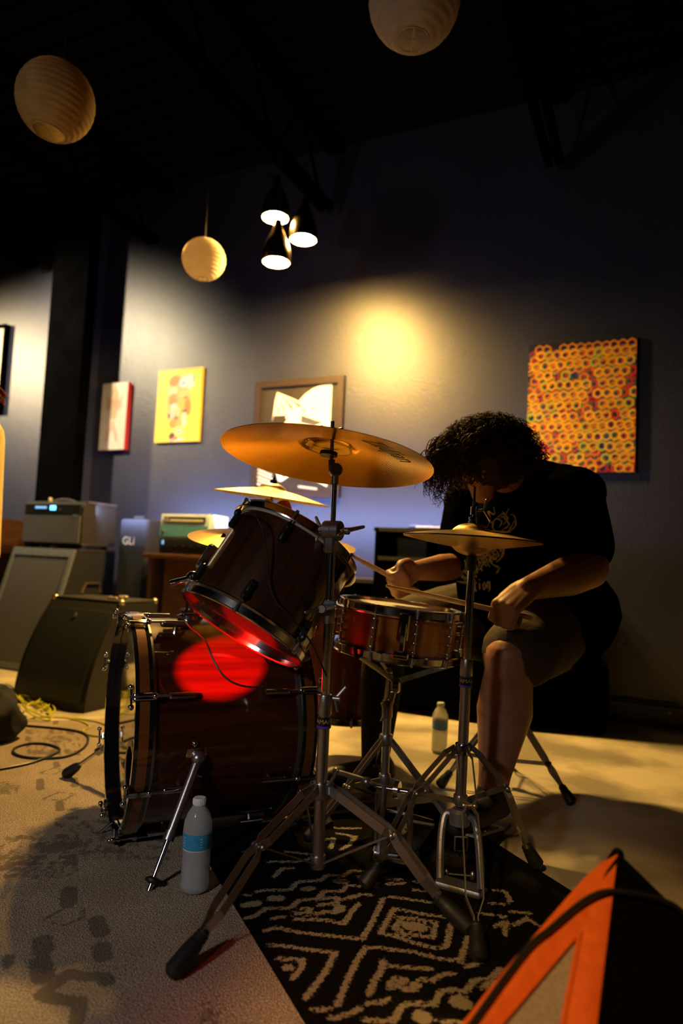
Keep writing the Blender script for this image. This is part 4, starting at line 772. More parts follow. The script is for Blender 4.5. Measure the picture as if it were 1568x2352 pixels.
def prod(c, n, x, y, R):  # pixel direction helper for lettering on a tilted plane
    v = ray(x, y); k = (c - CAM).dot(n) / v.dot(n); p = CAM + v * k; q = R.transposed() @ (p - c); return q.x, q.y
# big crash
cc = P(752, 1046, 1.60); cn = Vector((.094, .118, 1)).normalized()
t, c, n, R, surf = cymbal('crash_cymbal', 'large bronze cymbal tilted on the tall front stand, seen from below', cc + cn * .028, cn, .252, .062, .038, .020, color=(.60, .30, .032), rough=.16)
l0 = prod(c - n * .03, n, 880, 1022, R); l1 = prod(c - n * .03, n, 960, 1062, R); l2 = prod(c - n * .03, n, 905, 1060, R)
d1 = Vector((l1[0] - l0[0], l1[1] - l0[1])).normalized(); d2 = Vector((-d1.y, d1.x)); 
if (Vector((l2[0] - l0[0], l2[1] - l0[1]))).dot(d2) > 0: d2 = -d2
mid = Vector(((l0[0] + l1[0]) / 2, (l0[1] + l1[1]) / 2)); rr = mid.length; md = mid / max(rr, 1e-6)
text_obj('Zildjian', 'maker_lettering', 'black_ink', t, lambda x, y: surf(*(md * .165 + d1 * x * 1.0 + d2 * y * 1.5)), .052)
# second cymbal behind
t, c2, n2, R2, _ = cymbal('small_crash_cymbal', 'thin bronze cymbal seen edge-on between the poster and the rack tom', P(626, 1122, 2.38), (.10, -.05, 1), .205, .05, .034, .022, color=(.80, .60, .28), rough=.35)
# ride behind the tom
t, c3, n3, R3, _ = cymbal('ride_cymbal', 'yellow lit cymbal mostly hidden behind the rack tom', P(628, 1222, 2.14), (.055, -.17, 1), .262, .06, .030, .020, color=(.86, .56, .12), rough=.34)
# hi-hats
HB = Vector((.320, 1.77, 0)); hx = P(1083, 1246, 1.77); HT = Vector((hx.x, 1.77, hx.z))
hn = Vector((.03, .0, 1)).normalized()
hh = P(1080, 1240, 1.77)
cymbal('hi_hat_cymbal', 'upper bronze hi-hat cymbal in front of the drummer', Vector((HT.x, 1.77, hh.z + .026)), hn, .178, .048, .022, .020, color=(.72, .46, .10), rough=.33, group='hi-hat pair')
cymbal('hi_hat_cymbal', 'lower bronze hi-hat cymbal, turned upward under the other', Vector((HT.x, 1.77, hh.z - .024)), -hn, .178, .048, .024, .020, color=(.66, .40, .09), rough=.33, group='hi-hat pair')

# ================================================================ STANDS
def band(t, p, d, r, txt, col_='gold_text'):
    MB().lathe([(r, 0), (r + .0008, .001), (r + .0008, .019), (r, .020)], 28, p, d).build('name_band', 'plastic', t)
    o = MB().lathe([(r, 0), (r + .0018, .001), (r + .0018, .005), (r, .006)], 28, p - d * .006, d).build('purple_ring', 'purple', t)
    R = frame(d); a_ = math.atan2((R.transposed() @ Vector((0, -1, 0))).y, (R.transposed() @ Vector((0, -1, 0))).x)
    sgn = 1
    text_obj(txt, 'band_lettering', col_, t, lambda x, y: p + R @ Vector(((r + .0014) * math.cos(a_ + sgn * x / r), (r + .0014) * math.sin(a_ + sgn * x / r), .010 + y)), .0135)
# front cymbal stand
g0 = P(729, 1990, 1.60); g1 = P(769, 1100, 1.60); base = Vector((g0.x, g0.y, 0))
t = thing('cymbal_stand', 'tall chrome tripod stand in front holding the large tilted cymbal', 'stand', Vector((g0.x, g0.y, 0)))
dl = (g1 - g0).normalized()
def L_(y): return g0 + (g1 - g0) * ((1990 - y) / 890.0)
MB().cyl(L_(1985), L_(1625), .0135, n=24).build('lower_tube', 'steel', t); MB().cyl(L_(1640), L_(1395), .0105, n=22).build('middle_tube', 'chrome', t); MB().cyl(L_(1400), L_(1235), .0095, n=20).build('upper_tube', 'chrome', t); MB().cyl(L_(1240), L_(1095), .0062, n=16).build('boom_rod', 'chrome', t)
collar(t, L_(1650), dl, .0165, .046); band(t, L_(1674), dl, .0148, 'YAMAHA'); collar(t, L_(1440), dl, .0135, .040, 'steel')
wj = L_(1400); MB().box(wj + dl * .004, (.030, .032, .020), frame(dl), .004).build('height_clamp', 'steel', t); wingnut(t, wj + Vector((-.010, -.012, -.006)), (-.35, -1, .0), (1, 0, .25), 1.25); wingnut(t, L_(1612) + Vector((.018, .0, 0)), (1, -.2, 0), (.3, .2, 1), 1.0)
cj = L_(1223); tl = MB(); tl.lathe([(0, -.021), (.022, -.021), (.0235, -.019), (.0235, .001), (.0225, .002), (.0225, .003), (.0235, .004), (.0235, .019), (.022, .021), (0, .021)], 30, cj, Vector((1, -.45, 0))); tl.build('boom_tilter', 'cast', t)
wingnut(t, cj + Vector((.021, -.009, 0)), (1, -.45, 0), (.6, .3, .25), 1.2); wingnut(t, cj - Vector((.021, -.009, 0)), (-1, .45, 0), (.0, .2, 1), 1.1)
MB().box(L_(1258) + Vector((-.008, -.004, 0)), (.026, .022, .036), frame(dl), .003).build('tilter_base', 'steel', t)
ct_ = L_(1085); tlt = MB(); tlt.lathe([(0, -.010), (.014, -.010), (.016, -.008), (.016, .008), (.014, .010), (0, .010)], 24, ct_ + Z * .006, Vector((.2, -1, 0))); tlt.cyl(L_(1112), L_(1092), .0085, n=14); tlt.cyl(ct_ + Vector((-.008, 0, .004)), ct_ + Vector((-.010, 0, .030)), .008, n=12); tlt.build('tilter', 'cast', t)
MB().cyl(ct_ + Vector((-.010, 0, .025)), cc + cn * .085, .0045, n=12).build('cymbal_rod', 'steel', t); MB().lathe([(.016, 0), (.021, .001), (.021, .010), (.016, .011)], 24, cc - cn * .002 + Vector((.002, 0, 0)), cn).build('cymbal_seat', 'rubber', t)
wingnut(t, cc + cn * .052, cn, (1, .3, 0), .9)
low = L_(1985); up_ = L_(1822); collar(t, L_(1838), dl, .020, .036, 'steel', 'leg_collar'); collar(t, L_(1992), dl, .0175, .028, 'steel', 'brace_collar')
for fx, fy in ((398, 2232), (1072, 2128)):
    ft = F(fx, fy, .012); o_ = Vector((ft.x - base.x, ft.y - base.y, 0)).normalized(); tripod_leg(t, up_ + o_ * .016 + Z * .01, ft, low + o_ * .014 + Z * .005, .0135, .43, True, .085, .03, 'steel', .020, True)
o_ = Vector((-.25, 1, 0)).normalized(); tripod_leg(t, up_ + o_ * .016 + Z * .01, base + o_ * .36 + Z * .010, low + o_ * .014 + Z * .005, .0135, .43, True, .085, .03, 'steel')
wingnut(t, up_ + Vector((.014, -.008, .014)), (.6, -.4, .5), (.3, 0, 1), 1.0)
# hi-hat stand
q0 = P(1056, 1860, 1.77); q1 = P(1083, 1275, 1.77); HT2 = Vector((HT.x, 1.77, 0)); dh = (q1 - q0).normalized(); hb = Vector((q0.x, 1.77, 0))
t = thing('hi_hat_stand', 'chrome hi-hat stand with pedal in front of the drummer', 'stand', hb)
def H_(y): return q0 + (q1 - q0) * ((1860 - y) / 585.0)
MB().cyl(H_(1850), H_(1545), .0135, n=22).build('lower_tube', 'steel', t); MB().cyl(H_(1550), H_(1278), .0105, n=20).build('upper_tube', 'chrome', t); MB().cyl(H_(1285), H_(1112), .0034, n=10).build('pull_rod', 'chrome', t)
collar(t, H_(1556), dh, .0165, .042); band(t, H_(1576), dh, .0150, 'YAMAHA'); MB().cyl(H_(1512) + Vector((-.016, -.006, 0)), H_(1495) + Vector((-.018, -.006, 0)), .003, n=8).build('key_screw', 'gold_text', t)
MB().lathe([(.011, 0), (.013, .01), (.013, .045), (.022, .058), (.026, .066), (.020, .070)], 24, H_(1312), dh).build('cymbal_seat', 'rubber', t)
cl = MB(); cl.lathe([(.010, 0), (.0125, .002), (.0125, .008), (.010, .009), (.010, .011), (.0125, .012), (.0125, .018), (.010, .019)], 20, H_(1202) , dh); cl.cyl(H_(1180), H_(1160), .0085, n=14); cl = cl.build('clutch', 'chrome', t); MB().lathe([(.0085, 0), (.011, .005), (.011, .018), (.009, .022)], 18, H_(1218), dh).build('clutch_felt', 'felt', cl)
o = MB(); p0 = H_(1172); o.cyl(p0, p0 + Vector((.022, -.01, .004)), .004, n=8); o.cone(p0 + Vector((.024, -.01, .004)), p0 + Vector((.030, -.012, .030)), .003, .004, 8); o.cone(p0 + Vector((.024, -.01, .004)), p0 + Vector((.042, -.012, -.022)), .003, .004, 8); o.build('clutch_wing', 'steel', cl)
lc = H_(1728); collar(t, H_(1734), dh, .020, .026, 'chrome', 'leg_collar'); lo = H_(1838); collar(t, H_(1846), dh, .018, .022, 'steel', 'brace_collar')
for (fx, fy), wd in (((1098, 2195), .018), ((838, 2030), .014), ((1232, 1985), .014)):
    ft = F(fx, fy, .010); o_ = Vector((ft.x - hb.x, ft.y - hb.y, 0)).normalized(); tripod_leg(t, lc + o_ * .02 + Z * .012, ft, lo + o_ * .016, wd, .40 if wd < .016 else .37, True, .062, .028, 'steel')
# pedal frame
fr = MB(); hub = H_(1875); fr.lathe([(.020, -.022), (.026, -.018), (.026, .012), (.018, .020)], 24, hub)
fb0 = Vector((-.012, -.10, 0)); pd = Vector((.42, .78, 0)).normalized(); px_ = Vector((pd.y, -pd.x, 0))
for s in (-1, 1):
    fr.tube(smooth_path([hub - Z * .006, hub + px_ * s * .034 + Z * .002, hub + px_ * s * .046 - Z * .03 + fb0 * .2, hub + px_ * s * .050 - Z * .08 + fb0 * .6, Vector((hub.x, hub.y, .01)) + px_ * s * .050 + fb0], 5), .0095, 10)
fr.box(Vector((hub.x, hub.y, .006)) + fb0, (.12, .05, .014), frame(Z, pd), .005); fr.build('pedal_frame', 'cast', t)
fb = MB(); a1 = Vector((hub.x, hub.y, .085)) + pd * .015; b1 = Vector((hub.x, hub.y, .020)) + pd * .29; fb.box((a1 + b1) / 2, (.085, .008, (b1 - a1).length), frame(b1 - a1, Z), .003)
for k in range(9): q = a1 + (b1 - a1) * (.12 + k * .09); fb.box(q + Z * .006, (.07, .004, .008), frame(b1 - a1, Z))
fb.build('footboard', 'cast', t)
MB().box(b1 + pd * .03 - Z * .010, (.09, .012, .08), frame(pd, Z), .003).build('heel_plate', 'cast', t)
ch = MB()
for k in range(9): ch.box(hub - Z * (.03 + k * .0085) + pd * .01, (.008, .004, .007) if k % 2 else (.005, .006, .007))
ch.build('chain', 'chrome', t)
MB().box(hub + Vector((-.0, -.028, -.055)), (.034, .004, .036), None, .002).build('spring_window', 'steel', t); MB().box(hub + Vector((0, -.031, -.055)), (.027, .003, .029)).build('spring_window_inset', 'black_paint', t)
MB().cyl(hub + Vector((-.035, -.035, -.125)), hub + Vector((.03, -.035, -.128)), .003, n=8).ball(hub + Vector((-.035, -.035, -.125)), (.007, .007, .012)).ball(hub + Vector((.03, -.035, -.128)), (.007, .007, .012)).build('tension_bolt', 'steel', t)
# rear cymbal stands
def rear_stand(lab, c, nn, foot_r, felt=False, boom=None):
    bx = Vector((c.x, c.y, 0)) if boom is None else Vector(boom); t = thing('cymbal_stand', lab, 'stand', Vector((bx.x, bx.y, 0)))
    tp_ = Vector((bx.x, bx.y, c.z - .10)); MB().cyl(Vector((bx.x, bx.y, .10)), Vector((bx.x, bx.y, .45)), .0125, n=16).build('lower_tube', 'steel', t); MB().cyl(Vector((bx.x, bx.y, .44)), tp_, .0095, n=14).build('upper_tube', 'chrome', t); collar(t, Vector((bx.x, bx.y, .42)), Z, .016, .04)
    m_ = MB(); m_.ball(tp_, .018, 14, 8); m_.cyl(tp_, c - nn * .02, .006, n=10); m_.build('tilter', 'chrome', t); MB().cyl(c - nn * .03, c + nn * .045, .004, n=8).build('cymbal_rod', 'steel', t)
    MB().lathe([(.014, 0), (.019, .002), (.019, .010), (.014, .012)], 18, c - nn * .004 , nn).build('cymbal_felt', 'orange_felt' if felt else 'felt', t); MB().lathe([(.012, 0), (.012, .012), (.005, .014), (.005, .02)], 14, c + nn * .018, nn).build('top_felt', 'felt', t)
    for a in (.3, 2.4, 4.5):
        o_ = Vector((math.cos(a + foot_r), math.sin(a + foot_r), 0)); tripod_leg(t, Vector((bx.x, bx.y, .27)) + o_ * .015, Vector((bx.x, bx.y, FLOOR + .01)) + o_ * .30, Vector((bx.x, bx.y, .13)) + o_ * .012, .011, .45, True, .055)
    collar(t, Vector((bx.x, bx.y, .255)), Z, .019, .03)
    return t, tp_
n2v = Vector((.10, -.05, 1)).normalized(); t, tp_ = rear_stand('chrome cymbal stand behind the rack tom with an orange felt', c2, n2v, .9, True)
MB().lathe([(.020, -.022), (.032, -.018), (.036, 0), (.032, .018), (.020, .022)], 20, P(652, 1172, 2.36), Vector((1, -.3, .2))).build('orange_grip', 'orange_felt', t); MB().lathe([(.010, -.03), (.016, -.02), (.016, .02), (.010, .03)], 16, P(612, 1166, 2.38), Vector((.1, 0, 1))).build('tan_grip', 'stick', t)
n3v = Vector((.055, -.17, 1)).normalized(); rear_stand('chrome cymbal stand behind the bass drum with a dark tripod foot', c3, n3v, 1.0, False, (c3.x - .0, c3.y + .10, 0))
# bass drum pedal and slave pedal
def pedal(lab, o, d, h):
    o = Vector(o); d = Vector(d).normalized(); s = Vector((d.y, -d.x, 0)); t = thing('foot_pedal', lab, 'pedal', o); Rf = frame(Z, d)
    MB().box(o + Z * .006 - d * .13, (.08, .30, .010), frame(Z, s) if False else Matrix((s, d, Z)).transposed(), .003).build('base_plate', 'cast', t)
    for k in (-1, 1): MB().tube([o + s * k * .042 + Z * .01, o + s * k * .038 + Z * h * .5, o + s * k * .034 + Z * h], .008, 10).build('post', 'steel', t)
    MB().cyl(o - s * .06 + Z * (h - .005), o + s * .06 + Z * (h - .005), .006, n=12).lathe([(.022, -.006), (.022, .006)], 20, o + Z * (h - .005), s).build('axle', 'chrome', t)
    a = o + Z * h * .62 - d * .03; b = o - d * .27 + Z * .022; m = MB().box((a + b) / 2, (.075, .007, (a - b).length), frame(b - a, Z), .003).build('footboard', 'cast', t)
    c_ = MB()
    for k in range(int(h * .36 / .0085)): c_.box(o - d * .02 + Z * (h - .015 - k * .0085), (.009, .004, .007) if k % 2 else (.005, .007, .007))
    c_.build('chain', 'chrome', t); MB().cyl(o + s * .055 + Z * (h - .02), o + s * .055 + Z * .04, .006, n=10).build('spring', 'chrome', t); return t, o, s, d
bb = c0 + ax * (BL + .03); t, o, s, d = pedal('chrome kick pedal clamped to the bass drum', Vector((bb.x + .045, bb.y + .02, 0)), -ax, .20)
MB().cyl(o + Z * .19, o + Z * .29 - ax * .02, .0045, n=10).build('beater_shaft', 'steel', t); MB().lathe([(0, -.02), (.02, -.02), (.024, 0), (.02, .02), (0, .02)], 20, o + Z * .30 - ax * .03, ax).build('beater', 'felt', t)
sp = F(905, 1985, BZ); t, o2, s2, d2 = pedal('second foot pedal between the two front stands', Vector((sp.x, sp.y, 0)), (-.35, -.9, 0), .185)
MB().cyl(P(772, 1772, 1.98), P(838, 1792, 1.86), .0075, n=12).ball(P(772, 1772, 1.98), .012).ball(P(842, 1796, 1.85), .013).cyl(P(842, 1796, 1.85), o2 + Z * .18, .005, n=10).build('drive_shaft', 'steel', t)
MB().box(Vector((sp.x, sp.y, .022)) - Vector((0, .02, 0)), (.12, .05, .03), frame(Z, Vector((.2, 1, 0))), .006).build('hoop_clamp', 'chrome', t)
# thin trigger cables over the drums
def wire(name, lab, pts, r=.0021): return tag(MB().tube(smooth_path(pts, 10), r, 6).build(name, 'cable'), lab, 'cable')
wire('trigger_cable', 'thin black cable hanging over the rack tom to the front stand', [P(553, 1182, 1.66), P(575, 1176, 1.58), P(598, 1205, 1.555), P(612, 1270, 1.55), P(616, 1330, 1.545), P(632, 1380, 1.54), P(662, 1412, 1.54), P(700, 1455, 1.55), P(722, 1490, 1.56), P(742, 1535, 1.575), P(752, 1560, 1.60)])
wire('bass_trigger_cable', 'thin black cable drooping across the bass drum shell', [P(424, 1424, 1.72), P(436, 1440, 1.64), P(470, 1470, 1.585), P(492, 1520, 1.555), P(520, 1558, 1.545), P(560, 1576, 1.545), P(620, 1580, 1.555), P(690, 1590, 1.57), P(738, 1592, 1.575)])
# ================================================================ ORANGE FABRIC COVER, RIGHT FOREGROUND
ap = P(1422, 1960, 1.02); lb = P(1040, 2375, .84); t = thing('fabric_cover', 'orange fabric cover with a grey mesh panel and black side, right foreground', 'bag', Vector((ap.x, ap.y - .1, FLOOR)))
top = ap; bl = CAM + (lb - CAM) * 1.0; dirl = (bl - top).normalized(); kz = (top.z - .0) / -dirl.z; bl = top + dirl * kz * .99
br_ = P(1375, 2352, .86); dirr = (br_ - top).normalized(); kr = top.z / -dirr.z; br_ = top + dirr * kr * .99
bk = Vector((top.x + .40, top.y + .10, .0)); bk2 = Vector((top.x + .10, top.y + .42, 0))
def panel(name, mat, poly, th, parent, sub=1, puff=0.0):
    poly = [Vector(p) for p in poly]; n_ = (poly[1] - poly[0]).cross(poly[2] - poly[0]).normalized(); mb = MB(); c = sum(poly, Vector()) / len(poly); m = len(poly); rows = 8; vs = []
    for r in range(rows + 1):
        s = r / rows
        for i in range(m):
            a, b = poly[i], poly[(i + 1) % m]
            for k in range(6): p = a + (b - a) * (k / 6); q = c + (p - c) * s; vs.append(q + n_ * puff * (1 - s * s))
    w = m * 6; fs = []
    for r in range(rows):
        for i in range(w): fs.append((r * w + i, r * w + (i + 1) % w, (r + 1) * w + (i + 1) % w, (r + 1) * w + i))
    L0 = len(vs); vs2 = vs + [v - n_ * th for v in vs]; fs2 = fs + [tuple(j + L0 for j in f[::-1]) for f in fs] + [(rows * w + i, rows * w + (i + 1) % w, L0 + rows * w + (i + 1) % w, L0 + rows * w + i) for i in range(w)]
    mb.add(vs2, fs2); return mb.build(name, mat, parent, ang=50)
# front face with a triangular window of mesh: border strips around it
def onface(x, y):
    n_ = (bl - top).cross(br_ - top).normalized(); v = ray(x, y); k = (top - CAM).dot(n_) / v.dot(n_); return CAM + v * k
w_top = onface(1331, 2139); w_l = onface(1150, 2352); w_r = onface(1290, 2352)
def ext(a, b, z=.03): d = b - a; k = (a.z - z) / -d.z; return a + d * k
wl = ext(w_top, w_l); wr = ext(w_top, w_r)
nf = (br_ - top).cross(bl - top).normalized()
if nf.dot(CAM - top) < 0: nf = -nf
def strip(name, q, nu=14, nv=5, edge=None):
    mb = MB(); vs = []
    for i in range(nu + 1):
        for j in range(nv + 1):
            a = edge(i / nu) if edge else q[0].lerp(q[1], i / nu); b = q[3].lerp(q[2], i / nu); vs.append(a.lerp(b, j / nv) + nf * (.004 * math.sin(math.pi * j / nv) * math.sin(math.pi * min(1, i / nu * 1.2)) ))
    n0 = len(vs); w = nv + 1; vs += [v - nf * .005 for v in vs]
    fs = [(i * w + j, i * w + j + 1, (i + 1) * w + j + 1, (i + 1) * w + j) for i in range(nu) for j in range(nv)]; fs += [tuple(k + n0 for k in f[::-1]) for f in fs]
    rim = [i * w for i in range(nu + 1)] + [nu * w + j for j in range(1, w)] + [i * w + nv for i in range(nu - 1, -1, -1)] + [j for j in range(nv - 1, 0, -1)]; m = len(rim)
    fs += [(rim[i], rim[(i + 1) % m], rim[(i + 1) % m] + n0, rim[i] + n0) for i in range(m)]
    return mb.add(vs, fs).build(name, 'orange', t, ang=60)
lp = [top] + [onface(x_, y_) for x_, y_ in ((1392, 1970), (1345, 2012), (1292, 2072), (1208, 2170), (1141, 2247), (1060, 2352))] + [bl]
cum = [0]
for u_, v_ in zip(lp[:-1], lp[1:]): cum.append(cum[-1] + (v_ - u_).length)
def along(f):
    s_ = f * cum[-1]
    for k_ in range(len(lp) - 1):
        if s_ <= cum[k_ + 1] + 1e-9: return lp[k_].lerp(lp[k_ + 1], (s_ - cum[k_]) / (cum[k_ + 1] - cum[k_]))
    return lp[-1]
strip('fabric_panel', [top, bl, wl, w_top], 24, 5, along); strip('fabric_panel', [top, w_top, wr, br_]); strip('fabric_panel', [wl, wr, br_, bl])
panel('mesh_panel', 'mesh', [w_top - nf * .004, wl - nf * .004, wr - nf * .004], .003, t)
seam = MB()
for a_, b_ in ((w_top, wl), (w_top, wr)): seam.tube([a_ + nf * .002, b_ + nf * .002], .0028, 6)
seam.build('seam', 'orange', t)
panel('side_panel', 'bag_black', [top, br_, bk], .006, t, puff=-.02 if False else .0); panel('side_panel', 'bag_black', [top, bk, bk2], .006, t); panel('side_panel', 'bag_black', [top, bk2, bl], .006, t)
MB().tube([top + (br_ - top) * k / 8 for k in range(9)], .0025, 8).build('edge_piping', 'bag_black', t)
MB().cone(top + Vector((.0, .006, -.004)), top.lerp(bk2, .12), .009, .014, 12).cone(top.lerp(bk2, .12), top.lerp(bk2, .5), .014, .016, 12).build('top_flap', 'bag_black', t)
ns_ = (br_ - top).cross(bk - top).normalized()
if ns_.dot(CAM - top) < 0: ns_ = -ns_
def onside(x, y): v = ray(x, y); return CAM + v * ((top - CAM).dot(ns_) / v.dot(ns_)) + ns_ * .006
kp = [onface(x_, y_) + nf * .009 for x_, y_ in ((1040, 2410), (1086, 2350), (1158, 2250), (1214, 2178), (1259, 2141), (1326, 2084), (1377, 2057))] + [onside(1432, 2051), onside(1494, 2063), onside(1545, 2085), onside(1580, 2120)]
tag(MB().tube(smooth_path(kp, 8), .0042, 8).build('draped_cable', 'cable'), 'black cable draped across the orange fabric cover', 'cable')

# ================================================================ THRONE
sx = Vector((.63, 2.50, 0)); t = thing('drum_throne', 'round black drum throne with a chrome tripod, under the drummer', 'stool', sx)
MB().lathe([(.10, .43), (.165, .435), (.175, .455), (.175, .485), (.16, .505), (0, .508)], 40, sx).build('seat', 'tolex_b', t)
MB().cyl(sx + Z * .07, sx + Z * .43, .013, n=16).build('tube', 'steel', t); collar(t, sx + Z * .26, Z, .022, .035); collar(t, sx + Z * .065, Z, .020, .03, 'chrome', 'brace_collar')
for fx, fy in ((1312, 1842),):
    ft = F(fx, fy, FLOOR + .012); o_ = Vector((ft.x - sx.x, ft.y - sx.y, 0)); rr = o_.length; a0 = math.atan2(o_.y, o_.x)
for k in range(3):
    o_ = Vector((math.cos(a0 + k * 2.094), math.sin(a0 + k * 2.094), 0)); tripod_leg(t, sx + Z * .27 + o_ * .02, sx + o_ * rr + Z * (FLOOR + .012), sx + Z * .08 + o_ * .018, .012, .62, True, .06, .0, 'cast')

# ================================================================ PEOPLE
def remesh(mb, voxel, it=3, fac=.5):
    me = bpy.data.meshes.new('tmp'); me.from_pydata([tuple(v) for v in mb.v], [], mb.f); me.validate(); o = bpy.data.objects.new('tmp', me); COL.objects.link(o)
    m = o.modifiers.new('r', 'REMESH'); m.mode = 'VOXEL'; m.voxel_size = voxel; m.use_smooth_shade = True
    if it: s = o.modifiers.new('s', 'SMOOTH'); s.factor = fac; s.iterations = it
    dg = bpy.context.evaluated_depsgraph_get(); ev = o.evaluated_get(dg); m2 = bpy.data.meshes.new_from_object(ev)
    out = MB(); out.v = [v.co.copy() for v in m2.vertices]; out.f = [list(p.vertices) for p in m2.polygons]
    bpy.data.objects.remove(o); bpy.data.meshes.remove(me); bpy.data.meshes.remove(m2); return out
def fist(mb, wrist, h, s, side, scale=1.0, grip=1.0):
    """palm, four curled fingers and a thumb; h points from wrist to knuckles, s to the thumb side"""
    h = Vector(h).normalized(); s = Vector(s); s = (s - h * s.dot(h)).normalized(); n = (h.cross(s) if side > 0 else -h.cross(s)).normalized(); w = Vector(wrist)
    def q(a, b, c): return w + (h * a + s * b + n * c) * scale
    for b in (-.026, -.009, .009, .026): mb.cone(q(.0, b * .75, 0), q(.082, b, .0 if abs(b) < .02 else .004), .0165 * scale, .0125 * scale, 12)
    mb.cone(q(.01, .028, .006), q(.045, .038, .018), .016 * scale, .014 * scale, 12)
    tips = []
    for b, l in ((.029, .94), (.0098, 1.04), (-.0098, 1.0), (-.029, .82)):
        k = q(.084, b, .004); p1 = q(.084 + .020 * l, b, .004 + .038 * l); p2 = q(.084 - .004 * l, b * .96, .004 + .056 * l); p3 = q(.084 - .024 * l, b * .94, .004 + .042 * l)
        mb.cone(k, p1, .0112 * scale, .0098 * scale, 12); mb.cone(p1, p2, .0096 * scale, .0088 * scale, 12); mb.cone(p2, p3, .0088 * scale, .0076 * scale, 12); tips.append(p3)
    mb.cone(q(.040, .038, .016), q(.068, .044, .038), .0125 * scale, .0108 * scale, 12); mb.cone(q(.068, .044, .038), q(.088, .030, .052), .0106 * scale, .009 * scale, 12)
    return q(.074, 0, .028), s, n
HC = P(1118, 1058, 2.10); FD = Vector((-.80, -.55, -.42)).normalized()     # head centre and where the face looks
hip_l = Vector((.80, 2.36, .60)); hip_r = Vector((.56, 2.56, .60)); knee_l = P(1172, 1512, 1.98); knee_r = Vector((.17, 2.36, .52)); ank_l = P(1131, 1812, 1.96); ank_r = P(862, 1735, 2.26)
sh_l = P(1322, 1138, 2.20); sh_r = Vector((.46, 2.50, 1.00)); el_l = P(1352, 1308, 2.06); el_r = P(1048, 1300, 2.36); wr_l = P(1212, 1352, 1.96); wr_r = P(944, 1312, 2.14)
body = MB(); C_ = body.cone
pel = (hip_l + hip_r) / 2; chest = Vector((.63, 2.33, .93)); belly = Vector((.62, 2.38, .74)); up_back = Vector((.67, 2.34, 1.00)); nk = Vector((.575, 2.26, 1.05))
torso = [(pel + Vector((.01, .03, -.02)), belly, .17, .175), (belly, chest, .175, .165), (chest, up_back, .165, .135), (sh_l + Vector((-.05, .02, -.02)), up_back, .085, .12), (sh_r, up_back, .08, .12), (hip_l, hip_r, .125, .125)]
for a_, b_, r1, r2 in torso: C_(a_, b_, r1 - .012, r2 - .012, 20)
C_(up_back, nk, .085, .062, 16); C_(nk, HC - FD * .03 + Vector((0, .02, -.02)), .062, .058, 16)
fx = Z.cross(FD).normalized(); Rh = Matrix((fx, FD.cross(fx) * 1.0, FD)).transposed(); upv = FD.cross(fx).normalized()
if upv.z < 0: upv = -upv
Rh = Matrix((fx, upv, FD)).transposed()
def hd_(x, y, z): return HC + fx * x + upv * y + FD * z
body.ball(hd_(0, .02, -.01), (.076, .105, .095), 20, 14, Rh); C_(hd_(0, -.03, .035), hd_(0, -.085, .055), .055, .036, 16); C_(hd_(0, .015, .088), hd_(0, -.022, .106), .010, .014, 10); C_(hd_(-.012, -.026, .094), hd_(.012, -.026, .094), .010, .010, 8)
C_(hd_(-.018, -.055, .080), hd_(.018, -.055, .080), .0085, .0085, 8); C_(hd_(-.016, -.067, .078), hd_(.016, -.067, .078), .009, .009, 8); body.ball(hd_(0, -.095, .070), .020, 10, 8)
for s in (-1, 1): body.ball(hd_(s * .030, .030, .080), (.024, .010, .014), 10, 8, Rh); body.ball(hd_(s * .040, -.020, .066), (.022, .022, .020), 10, 8, Rh); body.ball(hd_(s * .078, -.002, -.008), (.010, .030, .018), 10, 8, Rh)
C_(sh_l, sh_l + (el_l - sh_l) * .5, .066, .060, 16); C_(sh_l + (el_l - sh_l) * .5, el_l, .064, .058, 16); C_(el_l, el_l + (wr_l - el_l) * .35, .058, .060, 16); C_(el_l + (wr_l - el_l) * .35, wr_l, .060, .034, 16)
C_(sh_r, sh_r + (el_r - sh_r) * .5, .062, .054, 16); C_(sh_r + (el_r - sh_r) * .5, el_r, .054, .044, 16); C_(el_r, el_r + (wr_r - el_r) * .35, .045, .046, 16); C_(el_r + (wr_r - el_r) * .35, wr_r, .046, .028, 16)
gl, sl, nl = fist(body, wr_l + (el_l - wr_l) * -.02, (-.62, -.42, -.42), (-.80, .45, .12), 1, 1.16)
gr, sr, nr = fist(body, wr_r, (-.62, -.50, -.35), (-.35, -.25, .80), -1, 1.12)
# legs
C_(hip_l, hip_l + (knee_l - hip_l) * .5, .115, .098, 18); C_(hip_l + (knee_l - hip_l) * .5, knee_l + Vector((0, .02, .0)), .098, .074, 18); C_(knee_l, knee_l + (ank_l - knee_l) * .18, .072, .066, 18)
cf = knee_l + (ank_l - knee_l) * .42 + Vector((.010, .025, 0)); C_(knee_l + (ank_l - knee_l) * .1, cf, .068, .080, 18); C_(cf, ank_l + (knee_l - ank_l) * .12, .080, .046, 18); C_(ank_l + (knee_l - ank_l) * .12, ank_l, .046, .042, 16)
C_(hip_r, knee_r, .11, .074, 18); cr2 = knee_r + (ank_r - knee_r) * .38; C_(knee_r, cr2, .070, .066, 18); C_(cr2, ank_r, .066, .040, 16)
pdh = Vector((hub.x, hub.y, 0)); tl_ = Vector((hub.x + .02, hub.y + .05, .10)); C_(ank_l, Vector((ank_l.x, ank_l.y + .03, .075)), .040, .034, 12); C_(Vector((ank_l.x, ank_l.y, .085)), tl_, .032, .026, 12)
tr_ = ank_r + Vector((-.13, -.08, -.05)); C_(ank_r, ank_r + Vector((.03, .02, -.06)), .036, .034, 12); C_(ank_r + Vector((0, 0, -.05)), tr_, .032, .026, 12)
bm_ = remesh(body, .0055, 4, .5)
